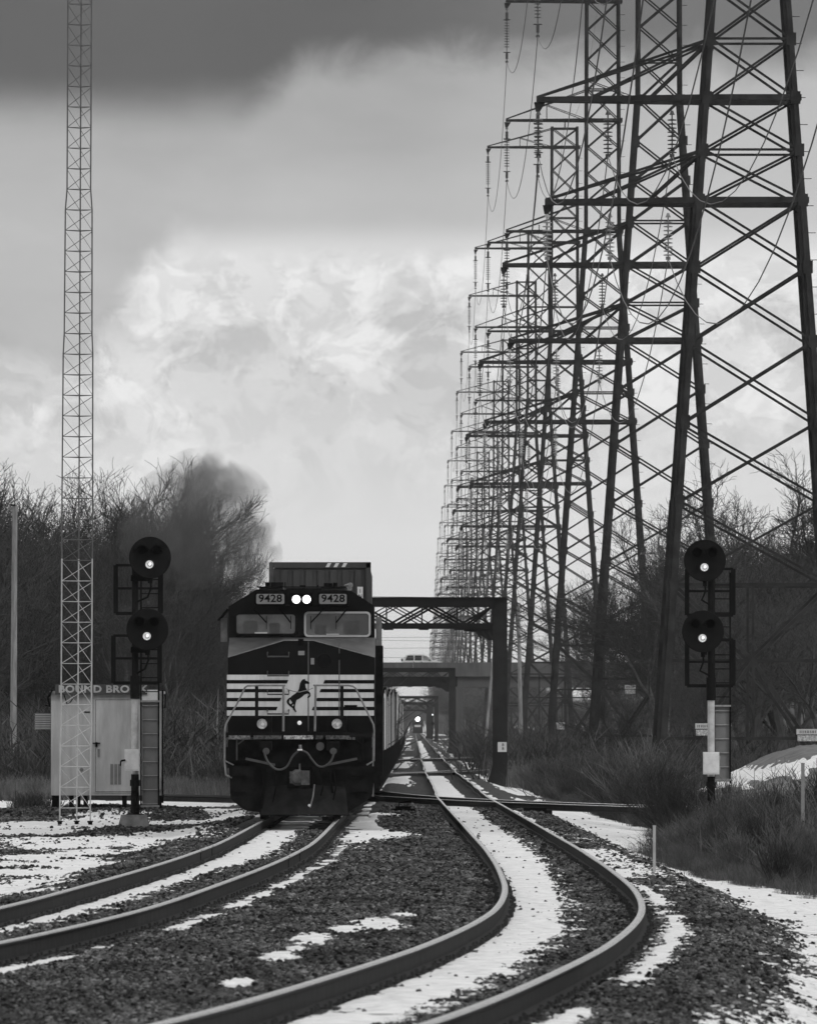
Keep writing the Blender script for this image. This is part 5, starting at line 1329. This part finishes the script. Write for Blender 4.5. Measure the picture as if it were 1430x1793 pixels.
field('dark_brush', b3, 1300, fR(.7, 1.15), 'darker brush stems mixed through the bank right of the tracks')
field('dead_grass', b2, 600, fR(.5, .9), 'pale dead grass tufts among the brush right of the tracks')
def fRf():
    d = R.uniform(430, 1110); X = R.uniform(5.0, 30)
    if 723+X*F/d > 1500: return None
    return X, d, R.uniform(1.0, 2.6)*(.5+.9*float(vnoise(np.array(X*.3), np.array(d*.03), 8)))
field('dark_brush', b3, 1500, fRf, 'dark undergrowth between the feet of the power towers')
def fG1():
    d = R.uniform(440, 560); X = R.uniform(4.5, 9)
    return X, d, R.uniform(.7, 1.4)
field('dead_grass', b2, 350, fG1, 'pale dead grass round the foot of the big gantry column')
def fLf():
    d = R.uniform(352, 700); X = R.uniform(-32, -6.2)
    if 723+X*F/d < -80: return None
    return X, d, R.uniform(.8, 2.6)*(.5+.9*float(vnoise(np.array(X*.3), np.array(d*.03), 18)))*(1+(d-352)/350)
field('dark_brush', b3, 2000, fLf, 'dark undergrowth beneath the bare trees left of the tracks')
def fLg():
    d = R.uniform(335, 365); X = R.uniform(-20, -6.0)
    return X, d, R.uniform(.4, .95)
field('dead_grass', b2, 420, fLg, 'pale dead grass along the edge of the left-hand wood')
def fTuft():
    px, py = R.choice([(55, 1418), (78, 1420), (62, 1422), (45, 1415)]); return ((px+R.uniform(-8, 8)-723)/64.0, F/64+R.uniform(-1, 1), R.uniform(.3, .55))
field('weeds', b3, 24, fTuft, 'two small dark weed tufts on the cinders left of the radio mast')
def fRe():
    d = R.uniform(150, 200); X = np.interp(d, [150, 160, 185, 200], [5.6, 4.8, 4.2, 4.4])+R.uniform(0, 1.2)
    return X, d, R.uniform(.12, .4)
field('weeds', b1, 160, fRe, 'low weeds poking through the snow in front of the brush')
# spoil heap with a streak of snow across its face
def heap():
    nx, ny = 150, 90; X = np.linspace(8.0, 27, nx); D = np.linspace(322, 400, ny); DDh, XXh = np.meshgrid(D, X, indexing='ij')
    g = ground(XXh, DDh); rise = 2.15*sst(XXh, 8.8, 14.6)*sst(XXh, 26.5, 19)*sst(DDh, 324, 372)*sst(DDh, 400, 380)
    Z = g-.12+rise+(fbm(XXh*1.3, DDh*.5, 4, 12)-.5)*.22*np.clip(rise, 0, 1)+(fbm(XXh*5, DDh*2, 3, 14)-.5)*.06
    k = np.arange(nx*ny).reshape(ny, nx); q = np.stack([k[:-1, :-1], k[:-1, 1:], k[1:, 1:], k[1:, :-1]], -1).reshape(-1, 4)
    def mk(name, Z_, keep, m, label, kind):
        f = q[keep]; used = np.unique(f); rm = -np.ones(nx*ny, int); rm[used] = np.arange(len(used))
        me = bpy.data.meshes.new(name); me.from_pydata(np.stack([XXh.ravel()[used], DDh.ravel()[used], Z_.ravel()[used]], -1).tolist(), [], rm[f].tolist())
        me.polygons.foreach_set('use_smooth', [True]*len(me.polygons)); me.materials.append(m); tag(place(name, me), label, None, None, kind)
    mk('spoil_heap', Z, np.ones(len(q), bool), M_dirt, 'low dark heap of earth behind the brush at the right edge', 'structure')
    line = .90+.22*(XXh-11)*sst(XXh, 20, 14); n = fbm(XXh*1.6, rise*3.2+DDh*.02, 5, 15)-.5; n2 = fbm(XXh*6, DDh*1.5, 3, 16)-.5
    M = 1-np.abs(rise-line+n*.5)/.34+n*1.3+n2*1.0
    M = M*sst(XXh, 10.2, 10.8)
    mm = M.reshape(ny, nx); kp = (np.maximum.reduce([mm[:-1, :-1], mm[1:, :-1], mm[:-1, 1:], mm[1:, 1:]]) > .2).ravel()
    mk('snow', Z+np.clip((M-.45)*.07, -.05, .03), kp, ms, 'streaky snow across the face of the earth heap at the right', 'stuff')
heap()
# rounded leafless bushes standing out of the brush
def bush_mesh(seed, m_):
    r = random.Random(seed); m = MB()
    def tri(p, q, a, b):
        vs = []
        for c, ww in ((p, a), (q, b)):
            for j in range(3): t = 2.094*j; vs.append(c+Vector((math.cos(t)*ww, math.sin(t)*ww, 0)))
        m.add(vs, [(j, (j+1) % 3, 3+(j+1) % 3, 3+j) for j in range(3)])
    for i in range(150):
        a = r.uniform(0, 6.28); el = r.uniform(.15, 1.5); L = r.uniform(.7, 1.0)*(1-.12*math.sin(3*a+seed))
        d = Vector((math.cos(a)*math.cos(el), math.sin(a)*math.cos(el), math.sin(el)*.95)); p = Vector((r.gauss(0, .08), r.gauss(0, .08), 0)); q = p+d*L*.55+Vector((0, 0, .06)); e = q+(d+Vector((r.gauss(0, .3), r.gauss(0, .3), .25)))*L*.4
        tri(p, q, .010, .007); tri(q, e, .007, .003)
        for k in range(7):
            f = r.uniform(.3, 1); b = p.lerp(q, f) if r.random() < .4 else q.lerp(e, f*.9); b2 = b+(d*.6+Vector((r.gauss(0, .6), r.gauss(0, .6), r.gauss(.2, .4))))*r.uniform(.10, .24); tri(b, b2, .005, .002)
    return m.mesh('twigs', m_)
bushes = [bush_mesh(31, M_brush), bush_mesh(32, mat('dark brush', .055)), bush_mesh(33, M_brush)]
stem_me = MB().tube([(0, 0, -.2), (.02, 0, .3)], [.05, .02], 6).mesh('stem', M_bark)
spots = [(1075, 1290, 300), (1000, 1302, 350), (1130, 1268, 290), (950, 1300, 400), (1190, 1330, 235), (1160, 1300, 260), (1100, 1330, 285), (1295, 1372, 200), (1350, 1350, 215), (1400, 1372, 190), (1255, 1400, 190), (1330, 1405, 178), (1390, 1420, 170), (1440, 1330, 230), (1215, 1420, 205), (925, 1322, 430), (1040, 1330, 330), (1420, 1450, 160), (1290, 1445, 172), (1180, 1395, 230), (1360, 1460, 158), (1260, 1350, 235), (1060, 1352, 300), (1120, 1375, 270)]
spots.sort(key=lambda q: (q[0]))
bl = ['right of the gantry foot', 'between the gantry and the second tower', 'before the second tower', 'left of the right signal', 'round the right signal base', 'right of the right signal', 'near the right edge']
seen = {}
for i, (px, yt, d) in enumerate(spots):
    yt += 24 if px < 1200 else 8
    s_ = F/d; X = (px-723)/s_; zg = float(ground(X, d)); h_ = 2-(yt-1278)/s_-zg
    place_ = bl[0] if px < 960 else bl[1] if px < 1030 else bl[2] if px < 1110 else bl[3] if px < 1200 else bl[4] if px < 1280 else bl[5] if px < 1345 else bl[6]
    k_ = (place_,); seen[k_] = seen.get(k_, 0)+1
    t_ = thing('bush', '%s leafless bush %s, %s' % ('tall' if h_ > 1.7 else 'low', place_, ['highest up the bank', 'in the middle of the bank', 'on its left side', 'on its right side', 'lowest down the bank'][min(4, seen[k_]-1)]), 'bush', (X, d, zg), R.uniform(0, 6.28), 'leafless bushes on the right-hand bank')
    w_ = h_*R.uniform(.75, 1.0); t_.scale = (w_, w_, h_/1.05); place('twigs', bushes[i % 3], t_); place('stem', stem_me, t_)
# embankments behind, carrying the road up to the bridge
def hill(name, x0, x1, d0, d1, top, label, seed):
    n, k = 50, 14; m = MB(); vs = []
    for j in range(k):
        for i in range(n):
            fx, fy = i/(n-1), j/(k-1); X = x0+(x1-x0)*fx; D = d0+(d1-d0)*fy
            e = float(sst(np.array(fy), 0, .55)); z = -1+(top+1)*e+(float(fbm(np.array(X*.12), np.array(D*.05), 3, seed))-.5)*1.4*e
            vs.append((X, D, z))
    m.add(vs, [(j*n+i, j*n+i+1, (j+1)*n+i+1, (j+1)*n+i) for j in range(k-1) for i in range(n-1)])
    tag(m.build(name, M_hill, None, (0, 0, 0), True), label, None, None, 'structure')
hill('embankment', 19.5, 160, 1085, 1180, 8.4, 'wooded road embankment right of the bridge', 3)
hill('embankment', -160, -15, 1085, 1180, 8.4, 'wooded road embankment left of the bridge', 4)

# ------------------------------------------------------------------ exhaust plume
mp_ = bpy.data.materials.new('diesel exhaust'); mp_.use_nodes = True; mp_.node_tree.nodes.clear(); t = NT(mp_.node_tree)
o_ = t.n('ShaderNodeOutputMaterial'); pv = t.n('ShaderNodeVolumePrincipled'); tcn = t.n('ShaderNodeTexCoord')
pv.inputs['Color'].default_value = (.24, .24, .24, 1)
sx_ = t.n('ShaderNodeSeparateXYZ'); t.l(tcn.outputs['Object'], sx_.inputs[0])
mpn = t.n('ShaderNodeMapping'); mpn.inputs['Scale'].default_value = (1, .5, .6); t.l(tcn.outputs['Object'], mpn.inputs[0])
nz = t.noise(mpn.outputs[0], 1.5, 5, .62, .6)
rr_ = t.n('ShaderNodeVectorMath'); rr_.operation = 'LENGTH'; t.l(tcn.outputs['Object'], rr_.inputs[0])
ux = t.m('DIVIDE', sx_.outputs[0], 1.0); 
rad = t.m('POWER', t.m('ADD', t.m('POWER', t.m('DIVIDE', sx_.outputs[0], 1.55), 2.0), t.m('ADD', t.m('POWER', t.m('DIVIDE', sx_.outputs[1], 2.4), 2.0), t.m('POWER', t.m('DIVIDE', sx_.outputs[2], 1.9), 2.0))), .5)
dens = t.m('MULTIPLY', t.ss(t.m('ADD', nz, t.m('MULTIPLY', rad, -.34)), .10, .42, 0, 1), .6)
t.l(dens, pv.inputs['Density']); t.l(pv.outputs[0], o_.inputs['Volume'])
import bmesh
def plume(px, py, d, sx, sy, sz, rot, label, rd=0):
    bm = bmesh.new(); bmesh.ops.create_icosphere(bm, subdivisions=3, radius=1.0)
    for v in bm.verts: v.co.x *= 1.65; v.co.y *= 2.5; v.co.z *= 2.0
    me = bpy.data.meshes.new('exhaust_smoke'); bm.to_mesh(me); bm.free(); me.materials.append(mp_)
    s_ = F/d; o = place('exhaust_smoke', me, None, ((px-723)/s_, d, 2-(py-1278)/s_), (0, rot, 0), (sx, sy, sz)); tag(o, label, None, None, 'stuff')
plume(345, 915, 236, 1.15, .9, .78, -.3, 'billow of dark diesel exhaust drifting up over the left wood')
plume(425, 965, 236, .55, .7, .50, -.6, 'lower wisp of diesel exhaust leaving the locomotive roof')
plume(352, 845, 238, .62, .8, .42, 0, 'pale upper puff of diesel exhaust thinning against the sky')
# ------------------------------------------------------------------ haze
hm = bpy.data.materials.new('haze'); hm.use_nodes = True; hm.node_tree.nodes.clear(); t = NT(hm.node_tree)
o_ = t.n('ShaderNodeOutputMaterial'); pv = t.n('ShaderNodeVolumePrincipled'); pv.inputs['Color'].default_value = (.9, .9, .9, 1)
pv.inputs['Density'].default_value = .00005; pv.inputs['Anisotropy'].default_value = .3; t.l(pv.outputs[0], o_.inputs['Volume'])
tag(MB().box(-1400, 1400, -30, 9000, -4, 64).build('haze', hm), 'thin winter haze along the line', None, None, 'stuff')
